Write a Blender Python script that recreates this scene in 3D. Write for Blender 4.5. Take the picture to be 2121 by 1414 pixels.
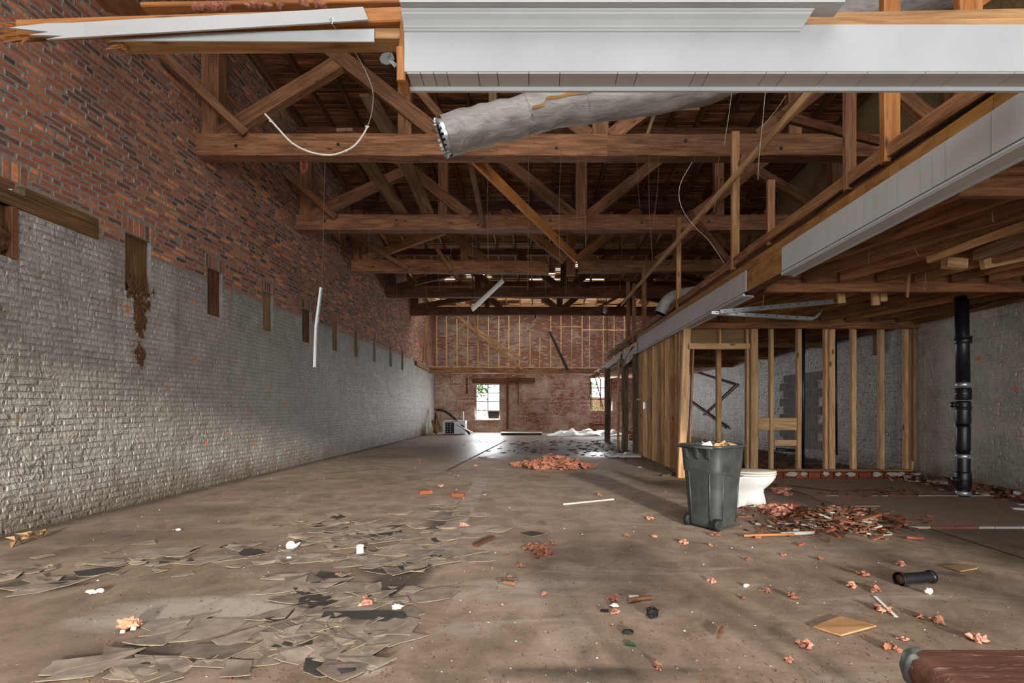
import bpy, bmesh, math, random
from mathutils import Vector, Matrix, Euler, noise as mnoise
random.seed(11)
R = random.Random(5)
SC = bpy.context.scene
COL = SC.collection
for _o in list(bpy.data.objects):
    bpy.data.objects.remove(_o)

# ------------------------------------------------------------------ camera, world, light, exposure
cam_d = bpy.data.cameras.new('camera')
cam_d.sensor_width = 36.0
cam_d.lens = 36.0 * 1000.0 / 2121.0
cam_d.shift_x = -49.5 / 2121.0
cam_d.shift_y = 138.0 / 2121.0
cam_d.clip_start = 0.05
cam = bpy.data.objects.new('camera', cam_d)
cam.location = (0, 0, 1.2)
cam.rotation_euler = (math.pi / 2, 0, 0)
COL.objects.link(cam)
SC.camera = cam

SC.view_settings.view_transform = 'Standard'
SC.view_settings.look = 'None'
SC.view_settings.gamma = 1.0
SC.view_settings.use_curve_mapping = False
SC.view_settings.exposure = -0.32

W = bpy.data.worlds.new('overcast_sky')
SC.world = W
W.use_nodes = True
_bg = W.node_tree.nodes['Background']
_bg.inputs['Color'].default_value = (0.93, 0.97, 1.0, 1)
_bg.inputs['Strength'].default_value = 7.0

def area(name, loc, rot, sx, sy, watts, color):
    d = bpy.data.lights.new(name, 'AREA')
    d.shape = 'RECTANGLE'; d.size = sx; d.size_y = sy
    d.energy = watts; d.color = color
    o = bpy.data.objects.new(name, d)
    o.location = loc; o.rotation_euler = rot
    COL.objects.link(o)
    return o
# daylight entering by the tall glazed shop front behind the camera and by the two rear windows
area('daylight_shop_front', (0.6, -7.6, 2.4), (math.radians(90), 0, 0), 10.6, 3.8, 340, (1.0, 0.975, 0.94))
area('added_overhead_fill', (0.4, -0.2, 7.7), (0, 0, 0), 7.6, 4.4, 700, (1.0, 0.98, 0.95))  # added fill lamp out of view, evening the light on floor and beam
area('daylight_rear_window_left', (-2.4, 23.95, 1.5), (math.radians(-75), 0, 0), 1.2, 1.75, 205, (0.97, 0.98, 1.0)).data.specular_factor = .3
area('daylight_rear_window_right', (3.2, 23.95, 1.9), (math.radians(-75), 0, 0), 1.0, 1.6, 260, (0.97, 0.98, 1.0)).data.specular_factor = .3
area('daylight_rear_roof_gaps', (0.5, 20.7, 6.1), (math.radians(14), 0, 0), 10.0, 2.4, 260, (1.0, 0.97, 0.92)).data.specular_factor = .3
# low soft sun through the shop front
_s = bpy.data.lights.new('low_sun', 'SUN'); _s.energy = 8.0; _s.angle = math.radians(3); _s.color = (1.0, 0.92, 0.80)
_so = bpy.data.objects.new('low_sun', _s); COL.objects.link(_so); _so.location = (5, -12, 6)
_so.rotation_euler = Vector((-0.237, 1.0, -0.215)).to_track_quat('-Z', 'Y').to_euler()

# ------------------------------------------------------------------ helpers
CX, CY, F = 1110.0, 845.0, 1000.0
XL, XR, YB, YF = -5.0, 6.5, 24.0, -7.8
def P(px, py, d):                    # a spot seen at pixel (px,py) standing d metres away
    return Vector(((px - CX) * d / F, d, 1.2 + (CY - py) * d / F))
def G(px, py):                       # the same for a spot on the floor
    d = 1200.0 / (py - CY)
    return Vector(((px - CX) * d / F, d, 0.0))
def roofz(y):
    return 7.37 - 0.088 * (y - 8.3)

WM = {}
def link(o, M=None, parent=None):
    COL.objects.link(o)
    M = M if M is not None else Matrix.Identity(4)
    WM[o.name] = M
    if parent is not None:
        o.parent = parent
        o.matrix_basis = WM[parent.name].inverted() @ M
    else:
        o.matrix_basis = M
    return o
def mesh(name, verts, faces, mat, smooth=False):
    me = bpy.data.meshes.new(name)
    me.from_pydata([tuple(v) for v in verts], [], faces)
    if mat is not None:
        for m in (mat if isinstance(mat, (list, tuple)) else [mat]):
            me.materials.append(m)
    if smooth:
        for p in me.polygons: p.use_smooth = True
    me.update()
    return me
def obj(name, me, parent=None, M=None):
    return link(bpy.data.objects.new(name, me), M, parent)
def tag(o, label=None, cat=None, group=None, kind=None):
    if label: o['label'] = label
    if cat: o['category'] = cat
    if group: o['group'] = group
    if kind: o['kind'] = kind
    return o
def thing(name, label, cat, loc=(0, 0, 0), group=None, kind=None, M=None):
    o = bpy.data.objects.new(name, None)
    o.empty_display_size = 0.2
    link(o, M if M is not None else Matrix.Translation(Vector(loc)))
    return tag(o, label, cat, group, kind)

class MB:                            # collects geometry for ONE mesh object
    def __init__(s): s.v = []; s.f = []; s.m = []
    def add(s, vs, fs, mi=0):
        b = len(s.v)
        s.v += [Vector(v) for v in vs]
        s.f += [tuple(i + b for i in f) for f in fs]
        s.m += [mi] * len(fs)
    def box(s, c, d, M=None, mi=0):
        x, y, z = [k / 2 for k in d]
        vs = [Vector(p) for p in ((-x,-y,-z),(x,-y,-z),(x,y,-z),(-x,y,-z),(-x,-y,z),(x,-y,z),(x,y,z),(-x,y,z))]
        vs = [(M @ v if M is not None else v) + Vector(c) for v in vs]
        s.add(vs, [(0,3,2,1),(4,5,6,7),(0,1,5,4),(1,2,6,5),(2,3,7,6),(3,0,4,7)], mi)
    def lathe(s, prof, n=20, M=None, mi=0, cap=True):   # prof: (r, z)
        vs = []
        for r, z in prof:
            for k in range(n):
                a = 2 * math.pi * k / n
                v = Vector((r * math.cos(a), r * math.sin(a), z))
                vs.append(M @ v if M is not None else v)
        fs = []
        for i in range(len(prof) - 1):
            for k in range(n):
                k2 = (k + 1) % n
                fs.append((i*n+k, i*n+k2, (i+1)*n+k2, (i+1)*n+k))
        if cap:
            fs.append(tuple(range(n - 1, -1, -1)))
            fs.append(tuple((len(prof)-1)*n + k for k in range(n)))
        s.add(vs, fs, mi)
    def tube(s, pts, r, n=6, mi=0, cap=True):
        pts = [Vector(p) for p in pts]
        rs = r if isinstance(r, (list, tuple)) else [r] * len(pts)
        up = Vector((0, 0, 1)); vs = []; nrm = None
        for i, p in enumerate(pts):
            t = (pts[min(i+1, len(pts)-1)] - pts[max(i-1, 0)])
            t = t.normalized() if t.length > 1e-9 else Vector((0,0,1))
            if nrm is None:
                a = up if abs(t.z) < 0.9 else Vector((1, 0, 0))
                nrm = (a - t * a.dot(t)).normalized()
            else:
                q = nrm - t * nrm.dot(t)
                nrm = q.normalized() if q.length > 1e-6 else nrm
            bn = t.cross(nrm)
            for k in range(n):
                a = 2 * math.pi * k / n
                vs.append(p + (nrm * math.cos(a) + bn * math.sin(a)) * rs[i])
        fs = []
        for i in range(len(pts) - 1):
            for k in range(n):
                k2 = (k + 1) % n
                fs.append((i*n+k, i*n+k2, (i+1)*n+k2, (i+1)*n+k))
        if cap:
            fs.append(tuple(range(n - 1, -1, -1)))
            fs.append(tuple((len(pts)-1)*n + k for k in range(n)))
        s.add(vs, fs, mi)
    def loft(s, rings, mi=0, cap=True):
        n = len(rings[0]); vs = [v for r in rings for v in r]; fs = []
        for i in range(len(rings) - 1):
            for k in range(n):
                k2 = (k + 1) % n
                fs.append((i*n+k, i*n+k2, (i+1)*n+k2, (i+1)*n+k))
        if cap:
            fs.append(tuple(range(n - 1, -1, -1)))
            fs.append(tuple((len(rings)-1)*n + k for k in range(n)))
        s.add(vs, fs, mi)
    def me(s, name, mat, smooth=False):
        m = mesh(name, s.v, s.f, mat, smooth)
        if any(s.m): m.polygons.foreach_set('material_index', s.m)
        return m
    def build(s, name, mat, parent=None, M=None, smooth=False):
        return obj(name, s.me(name, mat, smooth), parent, M)

def spline(pts, n=6):
    pts = [Vector(p) for p in pts]; out = []
    for i in range(len(pts) - 1):
        p0 = pts[max(i-1, 0)]; p1 = pts[i]; p2 = pts[i+1]; p3 = pts[min(i+2, len(pts)-1)]
        for k in range(n):
            t = k / n
            out.append(0.5 * ((2*p1) + (p2-p0)*t + (2*p0-5*p1+4*p2-p3)*t*t + (3*p1-p0-3*p2+p3)*t*t*t))
    out.append(pts[-1])
    return out

_bc = {}
def board_mesh(L, w, h, mat, rough=0.0, bev=0.006, seed=0, name='board'):
    key = (round(L, 3), round(w, 3), round(h, 3), mat.name, rough, seed)
    if key in _bc: return _bc[key]
    rr = random.Random(hash((round(L*1000), round(w*1000), seed)) & 0xffff)
    b = min(bev, w * .2, h * .2)
    prof = [(-w/2+b,-h/2),(w/2-b,-h/2),(w/2,-h/2+b),(w/2,h/2-b),(w/2-b,h/2),(-w/2+b,h/2),(-w/2,h/2-b),(-w/2,-h/2+b)]
    nseg = 1 if rough == 0 else max(2, min(14, int(L / 0.5)))
    rings = []
    for i in range(nseg + 1):
        x = -L/2 + L * i / nseg
        dy = rr.uniform(-rough, rough); dz = rr.uniform(-rough, rough)
        rings.append([Vector((x, y + dy + rr.uniform(-rough, rough) * .5, z + dz + rr.uniform(-rough, rough) * .5)) for y, z in prof])
    m = MB(); m.loft(rings)
    me = m.me(name, mat)
    _bc[key] = me
    return me
def frame(p0, p1, roll=0.0):
    p0 = Vector(p0); p1 = Vector(p1)
    x = (p1 - p0).normalized()
    up = Vector((0, 0, 1)) if abs(x.z) < 0.97 else Vector((0, 1, 0))
    y = up.cross(x).normalized(); z = x.cross(y)
    M = Matrix((x, y, z)).transposed().to_4x4()
    M.translation = (p0 + p1) / 2
    if roll: M = M @ Matrix.Rotation(roll, 4, 'X')
    return M
def board(name, p0, p1, w, h, mat, parent=None, roll=0.0, rough=0.0, seed=0, bev=0.006):
    """a plank from p0 to p1: w across, h in the upright direction; uprights: w along x, h along y"""
    L = (Vector(p1) - Vector(p0)).length
    return obj(name, board_mesh(L, w, h, mat, rough, bev, seed, name), parent, frame(p0, p1, roll))

# ------------------------------------------------------------------ materials
def lin(c):
    return tuple(((v/255)/12.92 if v/255 <= .04045 else ((v/255+.055)/1.055)**2.4) for v in c)
class NT:
    def __init__(s, name):
        s.mat = bpy.data.materials.new(name); s.mat.use_nodes = True
        s.t = s.mat.node_tree; s.b = s.t.nodes['Principled BSDF']
        s.b.inputs['Roughness'].default_value = .8
        s.b.inputs['Specular IOR Level'].default_value = .3
    def n(s, typ, props=None, **ins):
        nd = s.t.nodes.new(typ)
        for k, v in (props or {}).items(): setattr(nd, k, v)
        for k, v in ins.items():
            key = k.replace('_', ' ')
            sock = nd.inputs[int(k[1:])] if (k[0] == 'i' and k[1:].isdigit()) else nd.inputs[key]
            s.set(sock, v)
        return nd
    def set(s, sock, v):
        if isinstance(v, bpy.types.NodeSocket): s.t.links.new(v, sock)
        elif isinstance(v, (tuple, list)) and len(v) == 3 and sock.type == 'RGBA': sock.default_value = (*v, 1)
        else: sock.default_value = v
    def noise(s, vec, scale, detail=4, rough=.55, dist=0.0):
        return s.n('ShaderNodeTexNoise', None, Vector=vec, Scale=scale, Detail=detail, Roughness=rough, Distortion=dist).outputs['Fac']
    def ramp(s, fac, stops, interp='LINEAR'):
        nd = s.n('ShaderNodeValToRGB', None, Fac=fac)
        cr = nd.color_ramp; cr.interpolation = interp
        while len(cr.elements) < len(stops): cr.elements.new(.5)
        for e, (p, c) in zip(cr.elements, stops):
            e.position = p
            e.color = (*c, 1) if isinstance(c, (tuple, list)) else (c, c, c, 1)
        return nd.outputs['Color']
    def mix(s, fac, a, b, mode='MIX'):
        nd = s.n('ShaderNodeMix', {'data_type': 'RGBA', 'blend_type': mode})
        s.set(nd.inputs[0], fac); s.set(nd.inputs[6], a); s.set(nd.inputs[7], b)
        return nd.outputs[2]
    def math(s, op, a, b=0.0, c=None):
        nd = s.n('ShaderNodeMath', {'operation': op})
        s.set(nd.inputs[0], a); s.set(nd.inputs[1], b)
        if c is not None: s.set(nd.inputs[2], c)
        return nd.outputs[0]
    def mapping(s, vec, scale=(1,1,1), loc=(0,0,0), rot=(0,0,0)):
        return s.n('ShaderNodeMapping', None, Vector=vec, Scale=scale, Location=loc, Rotation=rot).outputs[0]
    def pos(s): return s.n('ShaderNodeNewGeometry').outputs['Position']
    def objc(s):
        tc = s.n('ShaderNodeTexCoord').outputs['Object']
        rnd = s.n('ShaderNodeObjectInfo').outputs['Random']
        off = s.n('ShaderNodeVectorMath', {'operation': 'SCALE'}); s.set(off.inputs[0], (31.0, 17.0, 23.0)); s.set(off.inputs[3], rnd)
        ad = s.n('ShaderNodeVectorMath', {'operation': 'ADD'}); s.set(ad.inputs[0], tc); s.set(ad.inputs[1], off.outputs[0])
        return ad.outputs[0], rnd
    def bump(s, h, strength=.4, dist=.01):
        nd = s.n('ShaderNodeBump', None, Strength=strength, Distance=dist, Height=h)
        s.t.links.new(nd.outputs[0], s.b.inputs['Normal'])
    def col(s, c): s.set(s.b.inputs['Base Color'], c)
    def rough(s, r): s.set(s.b.inputs['Roughness'], r)

def wood(name, dark, mid, light, var=.35, grain=24, rough=.75, knots=.5, blotch=.5, bump=.25):
    m = NT(name); v, rnd = m.objc()
    g = m.noise(m.mapping(v, (1.4, grain, grain)), 1.6, 5, .6, .7)
    c = m.ramp(g, [(.28, lin(dark)), (.5, lin(mid)), (.72, lin(light))])
    bl = m.noise(m.mapping(v, (1.0, 3, 3)), 1.3, 3)
    c = m.mix(blotch, c, m.ramp(bl, [(.3, (.45,.42,.40)), (.62, (1.15,1.12,1.1))]), 'MULTIPLY')
    if knots:
        vo = m.n('ShaderNodeTexVoronoi', None, Vector=m.mapping(v, (2.2, 6, 6)), Scale=1.0, Randomness=1.0).outputs['Distance']
        k = m.ramp(vo, [(.07, 1.0), (.15, 0.0)])
        c = m.mix(m.math('MULTIPLY', k, knots), c, lin(tuple(int(q*.45) for q in dark)))
    br = m.math('ADD', m.math('MULTIPLY', rnd, var), 1 - var/2)
    c = m.mix(1.0, c, br, 'MULTIPLY')
    m.col(c); m.rough(rough)
    m.bump(g, bump, .006)
    return m.mat
M_TRUSS = wood('old_truss_timber', (82,54,36), (128,89,62), (156,115,82), .40, 20, .75, .7, .7)
M_DARK = wood('dark_aged_timber', (58,36,23), (98,63,42), (126,86,58), .5, 20, .8, .6, .8)
M_DECK = wood('roof_plank_timber', (56,31,18), (116,72,46), (160,108,72), .8, 14, .85, .3, .9)
M_GREYW = wood('grey_weathered_plank', (82,64,46), (128,104,78), (152,128,100), .25, 18, .85, .4, .6)
M_STUD = wood('new_pine_stud', (158,116,76), (202,162,116), (222,188,146), .35, 16, .65, .9, .35, .12)
M_OLDSTUD = wood('yellowed_stud', (122,86,54), (160,120,80), (188,150,106), .4, 18, .7, .7, .6)
M_YEL = wood('bright_orange_pine', (118,72,34), (158,102,54), (184,130,78), .1, 16, .55, .9, .3, .12)
M_JOIST = wood('joist_timber', (84,54,33), (142,98,64), (172,126,86), .45, 18, .8, .4, .7)
M_POST = wood('weathered_post', (58,48,38), (110,94,76), (146,128,104), .3, 22, .9, .3, .9, .5)
M_PANELBACK = wood('ochre_panel_back', (112,74,34), (146,102,52), (164,120,66), .08, 10, .6, 0, .3, .05)
M_PLY = wood('plywood_sheet', (128,92,60), (168,128,90), (190,152,112), .1, 8, .7, .2, .4, .1)
M_CARD = wood('brown_card', (122,98,68), (146,118,84), (158,130,94), .2, 3, .9, 0, .2, .05)

def plain(name, c, rough=.6, metal=0.0, nz=.25, nscale=9, bump=0.0, spec=.3):
    m = NT(name); v, rnd = m.objc()
    n = m.noise(v, nscale, 5)
    f = m.ramp(n, [(.3, (1-nz,)*3), (.7, (1+nz*.4,)*3)])
    m.col(m.mix(1.0, lin(c), f, 'MULTIPLY')); m.rough(rough)
    m.b.inputs['Metallic'].default_value = metal
    m.b.inputs['Specular IOR Level'].default_value = spec
    if bump: m.bump(n, bump, .01)
    return m.mat
M_WHITE = plain('white_painted_wood', (178,182,184), .45, 0, .10, 3)
M_SOFF = plain('grey_white_panelling', (178,179,180), .5, 0, .10, 3)
M_CHIPW = plain('chipped_white_paint', (188,184,176), .6, 0, .3, 7)
M_METAL = plain('galvanised_steel', (190,196,200), .4, .75, .2, 8)
M_WMETAL = plain('white_enamelled_steel', (216,220,222), .4, .1, .12, 8)
M_WIRE = plain('dull_wire', (150,140,130), .5, .5, .1, 20)
M_WCABLE = plain('white_cable_sheath', (205,198,188), .5, 0, .1, 20)
M_BLACK = plain('black_rubber', (30,31,34), .5, 0, .3, 12)
M_PIPE = plain('black_pipe_plastic', (24,25,29), .38, 0, .25, 10, 0, .5)
M_PORC = plain('white_porcelain', (226,226,224), .12, 0, .03, 4, 0, .5)
M_SEAT = plain('cream_toilet_seat', (208,202,190), .3, 0, .05, 4, 0, .5)
M_PINK = plain('pink_fibreglass', (200,138,118), .95, 0, .3, 22, .6)
M_PINKD = plain('dusty_pink_fibreglass', (150,98,78), .95, 0, .35, 22, .6)
M_DEBRIS = plain('brown_debris', (112,84,66), .95, 0, .5, 12, .3)
M_REDDEB = plain('brick_chip', (150,84,62), .95, 0, .4, 12, .3)
M_TARP = plain('white_plastic_sheet', (214,214,212), .5, 0, .15, 4)
M_PAPER = plain('white_scrap', (222,218,210), .7, 0, .1, 8)
M_SOIL = plain('brown_nest_mud', (98,66,42), .95, 0, .6, 30, .8)
M_LEAF2 = plain('dark_green_leaf', (44,78,58), .5, 0, .2, 20)
M_DMETAL = plain('dull_dark_steel', (104,108,106), .45, .5, .3, 10)
M_LEAF = plain('green_leaf', (96,140,46), .6, 0, .35, 20)
M_ORANGE = wood('bright_orange_board', (158,96,44), (204,136,72), (226,166,100), .05, 16, .55, .9, .3, .12)
M_OLIVE = wood('olive_brown_timber', (60,44,24), (100,74,42), (128,98,60), .2, 20, .8, .4, .5)
M_BARK = plain('bark', (84,70,54), .9, 0, .4, 15, .5)
M_CMU = plain('grey_block_fill', (146,141,135), .9, 0, .25, 6, .2)
def can_mat():
    m = NT('charcoal_bin_plastic'); v, rnd = m.objc()
    n = m.noise(v, 7, 5); sc = m.noise(m.mapping(v, (14, 14, 3), rot=(.3, .2, .5)), 1.6, 6, .7, 1.5)
    c = m.ramp(n, [(.3, lin((46,49,50))), (.7, lin((64,67,67)))])
    c = m.mix(m.ramp(sc, [(.62, 0.0), (.74, .55)]), c, lin((120,120,114)))
    m.col(c); m.rough(m.ramp(n, [(.3, .32), (.7, .5)])); m.b.inputs['Specular IOR Level'].default_value = .5
    return m.mat
M_BIN = can_mat()
def foil_mat():
    m = NT('silver_duct_jacket'); v, rnd = m.objc()
    n = m.noise(m.mapping(v, (2.5, 9, 9)), 2.2, 5, .6, .8)
    m.col(m.ramp(n, [(.3, lin((122,119,115))), (.7, lin((156,153,149)))]))
    m.rough(.5); m.b.inputs['Metallic'].default_value = .1
    m.bump(n, .55, .02)
    return m.mat
M_FOIL = foil_mat()
def desk_mat():
    m = NT('scuffed_brown_laminate'); v, rnd = m.objc()
    g = m.noise(m.mapping(v, (3, 26, 26)), 1.5, 5)
    s = m.noise(m.mapping(v, (5, 70, 40), rot=(0, 0, .35)), 1.5, 6, .75, 1.0)
    c = m.ramp(g, [(.3, lin((80,52,42))), (.7, lin((114,78,64)))])
    c = m.mix(m.ramp(s, [(.57, 0.0), (.67, .6)]), c, lin((196,176,164)))
    m.col(c); m.rough(.4); m.bump(s, .2, .004)
    return m.mat
M_DESK = desk_mat()
def glass_mat():
    m = NT('window_glass')
    m.b.inputs['Base Color'].default_value = (1, 1, 1, 1); m.b.inputs['Roughness'].default_value = .02
    m.b.inputs['Transmission Weight'].default_value = 1.0; m.b.inputs['IOR'].default_value = 1.02
    return m.mat
M_GLASS = glass_mat()

def red_brick(name, painted=False):
    m = NT(name); p = m.pos()
    at = m.n('ShaderNodeAttribute', {'attribute_name': 'Col'}).outputs['Color']
    n1 = m.noise(p, 28, 5, .65); n2 = m.noise(p, 1.1, 4)
    c = m.mix(.8, at, m.ramp(n1, [(.28, (.55,.52,.50)), (.7, (1.25,1.2,1.15))]), 'MULTIPLY')
    c = m.mix(.5, c, m.ramp(n2, [(.35, (.62,.60,.60)), (.65, (1.1,1.1,1.1))]), 'MULTIPLY')
    gh = m.noise(p, 6, 6, .7)
    c = m.mix(m.ramp(gh, [(.60, 0.0), (.75, .35)]), c, lin((150,136,124)))
    if painted:
        pn = m.noise(p, .9, 6, .68, .6)
        z = m.n('ShaderNodeSeparateXYZ', None, Vector=p).outputs['Z']
        g = m.n('ShaderNodeSeparateColor', None, Color=at).outputs[1]
        pn = m.math('ADD', m.math('MULTIPLY', pn, .8), m.math('MULTIPLY', m.math('SUBTRACT', g, .05), .9))
        th = m.math('ADD', pn, m.math('MULTIPLY', m.n('ShaderNodeMapRange', None, i0=z, i1=3.2, i2=2.6).outputs[0], .13))
        pm = m.ramp(th, [(.47, 0.0), (.54, .75)])
        pm2 = m.math('MULTIPLY', pm, m.ramp(m.noise(p, 9, 6, .7), [(.34, .1), (.46, 1.0)]))
        xx = m.n('ShaderNodeSeparateXYZ', None, Vector=p).outputs['X']
        warm = m.mix(m.n('ShaderNodeMapRange', None, i0=xx, i1=-1.0, i2=3.0).outputs[0], lin((184,168,142)), lin((176,146,138)))
        c = m.mix(.35, c, lin((190,104,70)))
        c = m.mix(pm2, c, m.mix(m.ramp(m.noise(p, 3, 5), [(.35, 0.0), (.65, 1.0)]), warm, lin((214,204,194))))
        st = m.noise(p, .6, 5, .6)
        c = m.mix(m.ramp(st, [(.40, .45), (.56, 0.0)]), c, (.55,.42,.34), 'MULTIPLY')
    m.col(c); m.rough(.9); m.bump(n1, .5, .006)
    return m.mat
M_BRICK = red_brick('red_brick')
M_BRICKP = red_brick('limewashed_brick', True)

def mortar(name, a, b):
    m = NT(name); p = m.pos(); n = m.noise(p, 18, 6, .7)
    m.col(m.ramp(n, [(.3, lin(a)), (.7, lin(b))])); m.rough(.95); m.bump(n, .6, .01)
    return m.mat
M_MORTAR = mortar('grey_lime_mortar', (112,100,92), (148,136,127))
M_ROUGH = mortar('ochre_rough_plaster', (118,96,64), (176,150,108))

def painted(name, base_lo, base_hi, dark=1.0, gloss=0.0):
    m = NT(name); p = m.pos()
    big = m.noise(p, .45, 4, .5); mid = m.noise(p, 3.0, 6, .65)
    c = m.ramp(mid, [(.28, lin(base_lo)), (.70, lin(base_hi))])
    c = m.mix(.6, c, m.ramp(big, [(.34, (.72,.71,.70)), (.66, (1.12,1.12,1.12))]), 'MULTIPLY')
    # thin dirty run marks
    run = m.noise(m.mapping(p, (2.2, 2.2, .22)), 2.4, 5, .6, .3)
    c = m.mix(m.ramp(run, [(.58, 0.0), (.74, .45)]), c, lin((104,88,70)))
    # mould in patches, tightened by fine noise
    mo = m.noise(p, .8, 3); mf = m.noise(p, 16, 5, .75)
    mk = m.math('MULTIPLY', m.ramp(mo, [(.50, 0.0), (.66, 1.0)]), m.ramp(mf, [(.54, 0.0), (.64, .75)]))
    c = m.mix(m.math('MULTIPLY', mk, dark), c, lin((62,56,46)))
    # chips showing orange brick, with a faint rusty run below
    sx = m.n('ShaderNodeSeparateXYZ', None, Vector=p)
    yz = m.n('ShaderNodeCombineXYZ', None, X=sx.outputs['Y'], Y=m.math('MULTIPLY', sx.outputs['Z'], .75)).outputs[0]
    ch = m.n('ShaderNodeTexVoronoi', {'voronoi_dimensions': '2D'}, Vector=yz, Scale=1.5, Randomness=1.0)
    cd = m.math('ADD', ch.outputs['Distance'], m.math('MULTIPLY', m.noise(p, 13, 5, .7), .20))
    sel = m.ramp(m.n('ShaderNodeSeparateColor', None, Color=ch.outputs['Color']).outputs[0], [(.40, 0.0), (.42, 1.0)])
    c = m.mix(m.math('MULTIPLY', sel, m.ramp(cd, [(.140, 1.0), (.155, 0.0)])), c, lin((206,120,74)))
    ch2 = m.n('ShaderNodeTexVoronoi', {'voronoi_dimensions': '2D'}, Vector=yz, Scale=2.6, Randomness=1.0).outputs['Distance']
    c = m.mix(m.ramp(m.math('ADD', ch2, m.math('MULTIPLY', mf, .16)), [(.10, .8), (.12, 0.0)]), c, lin((170,104,72)))
    # damp foot of the wall
    z = m.n('ShaderNodeSeparateXYZ', None, Vector=p).outputs['Z']
    fz = m.math('ADD', z, m.math('MULTIPLY', m.noise(p, 2.2, 5, .7), -.55))
    c = m.mix(m.ramp(m.n('ShaderNodeMapRange', None, i0=fz, i1=-.35, i2=.15).outputs[0], [(0.0, .85), (1.0, 0.0)]), c, lin((88,68,46)))
    m.col(c); m.rough(m.ramp(mid, [(.3, .48 - gloss), (.7, .7 - gloss)]))
    rg = m.math('ABSOLUTE', m.math('SUBTRACT', m.noise(m.mapping(p, (1, 1, .45)), 7.5, 3, .5, .9), .5))
    rg = m.ramp(rg, [(0.0, 1.0), (.045, 0.0)])
    h = m.math('ADD', m.noise(m.mapping(p, (1, 1, .7)), 8, 5, .6, .8), m.math('MULTIPLY', mf, .3))
    h = m.math('ADD', h, m.math('MULTIPLY', rg, m.math('MULTIPLY', m.noise(p, 2.2, 3), .3)))
    m.bump(h, .9, .035)
    return m.mat
M_PAINT = painted('grey_white_painted_brick', (132,129,124), (176,174,168))
M_PAINTJ = painted('grimy_painted_joint', (120,115,108), (162,158,152), 1.0)
M_PAINTR = painted('grey_painted_brick', (150,144,136), (190,183,174), .8, .16)

def floor_mat():
    m = NT('stained_concrete'); p = m.pos()
    at = m.n('ShaderNodeSeparateColor', None, Color=m.n('ShaderNodeAttribute', {'attribute_name': 'Stain'}).outputs['Color'])
    dk, pale, wet = at.outputs[0], at.outputs[1], at.outputs[2]
    big = m.noise(p, .5, 6, .6, .4); mid = m.noise(p, 3.2, 8, .68, .5); fine = m.noise(p, 55, 4, .7)
    sw = m.noise(m.mapping(p, (.5, 2.2, 1), rot=(0, 0, .12)), 1.7, 7, .66, .6)
    c = m.ramp(mid, [(.28, lin((106,92,79))), (.5, lin((138,121,106))), (.74, lin((164,148,134)))])
    c = m.mix(.75, c, m.ramp(big, [(.36, (.66,.62,.58)), (.60, (1.12,1.10,1.08))]), 'MULTIPLY')
    c = m.mix(m.ramp(sw, [(.56, 0.0), (.72, .45)]), c, lin((172,164,154)))
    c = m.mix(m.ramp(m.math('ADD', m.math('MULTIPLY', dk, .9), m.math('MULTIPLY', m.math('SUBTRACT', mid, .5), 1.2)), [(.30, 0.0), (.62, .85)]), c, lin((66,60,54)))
    c = m.mix(m.ramp(m.math('ADD', m.math('MULTIPLY', pale, .9), m.math('MULTIPLY', m.math('SUBTRACT', sw, .5), 1.1)), [(.35, 0.0), (.7, .7)]), c, lin((176,168,158)))
    br = m.noise(p, 1.6, 6, .7, .8)
    c = m.mix(m.ramp(br, [(.56, 0.0), (.70, .6)]), c, lin((92,70,48)))
    sp = m.n('ShaderNodeTexVoronoi', None, Vector=p, Scale=26.0, Randomness=1.0)
    sm = m.math('MULTIPLY', m.ramp(sp.outputs['Distance'], [(.10, 1.0), (.17, 0.0)]), m.ramp(m.n('ShaderNodeSeparateColor', None, Color=sp.outputs['Color']).outputs[0], [(.60, 0.0), (.62, .55)]))
    c = m.mix(sm, c, m.ramp(m.n('ShaderNodeSeparateColor', None, Color=sp.outputs['Color']).outputs[1], [(.3, lin((86,72,60))), (.6, lin((196,180,160)))]))
    c = m.mix(.35, c, m.ramp(fine, [(.3, (.7,.7,.7)), (.7, (1.2,1.2,1.2))]), 'MULTIPLY')
    wm = m.ramp(m.math('ADD', wet, m.math('MULTIPLY', m.math('SUBTRACT', mid, .5), 1.3)), [(.35, 0.0), (.75, 1.0)])
    c = m.mix(m.math('MULTIPLY', wm, .45), c, lin((70,66,60)))
    m.col(c)
    m.rough(m.mix(wm, m.ramp(mid, [(.3, .7), (.7, .9)]), (.46,.46,.46)))
    m.bump(m.math('ADD', m.math('MULTIPLY', mid, .5), m.math('MULTIPLY', fine, .3)), .45, .012)
    return m.mat
M_FLOOR = floor_mat()
def mosaic_mat():
    m = NT('red_brown_mosaic'); p = m.pos()
    vo = m.n('ShaderNodeTexVoronoi', {'feature': 'DISTANCE_TO_EDGE'}, Vector=p, Scale=20.0, Randomness=.25).outputs['Distance']
    d = m.noise(p, 2.0, 7, .65)
    c = m.mix(m.ramp(vo, [(.02, 0.0), (.06, 1.0)]), lin((164,150,136)), lin((164,132,116)))
    c = m.mix(m.ramp(d, [(.35, .2), (.7, .9)]), c, lin((160,142,126)))
    m.col(c); m.rough(.7); m.bump(vo, .2, .004)
    return m.mat
M_MOSAIC = mosaic_mat()
def stain_shard():
    m = NT('grey_vinyl_tile'); p = m.pos(); n = m.noise(p, 7, 6, .65)
    rnd = m.n('ShaderNodeObjectInfo').outputs['Random']
    m.col(m.mix(1.0, m.ramp(n, [(.3, lin((108,96,86))), (.7, lin((160,146,132)))]), m.math('ADD', m.math('MULTIPLY', rnd, .55), .62), 'MULTIPLY')); m.rough(.7)
    return m.mat
M_TILE = stain_shard()
M_TILEE = plain('cream_tile_edge', (148,132,108), .8, 0, .2, 10)
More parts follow.
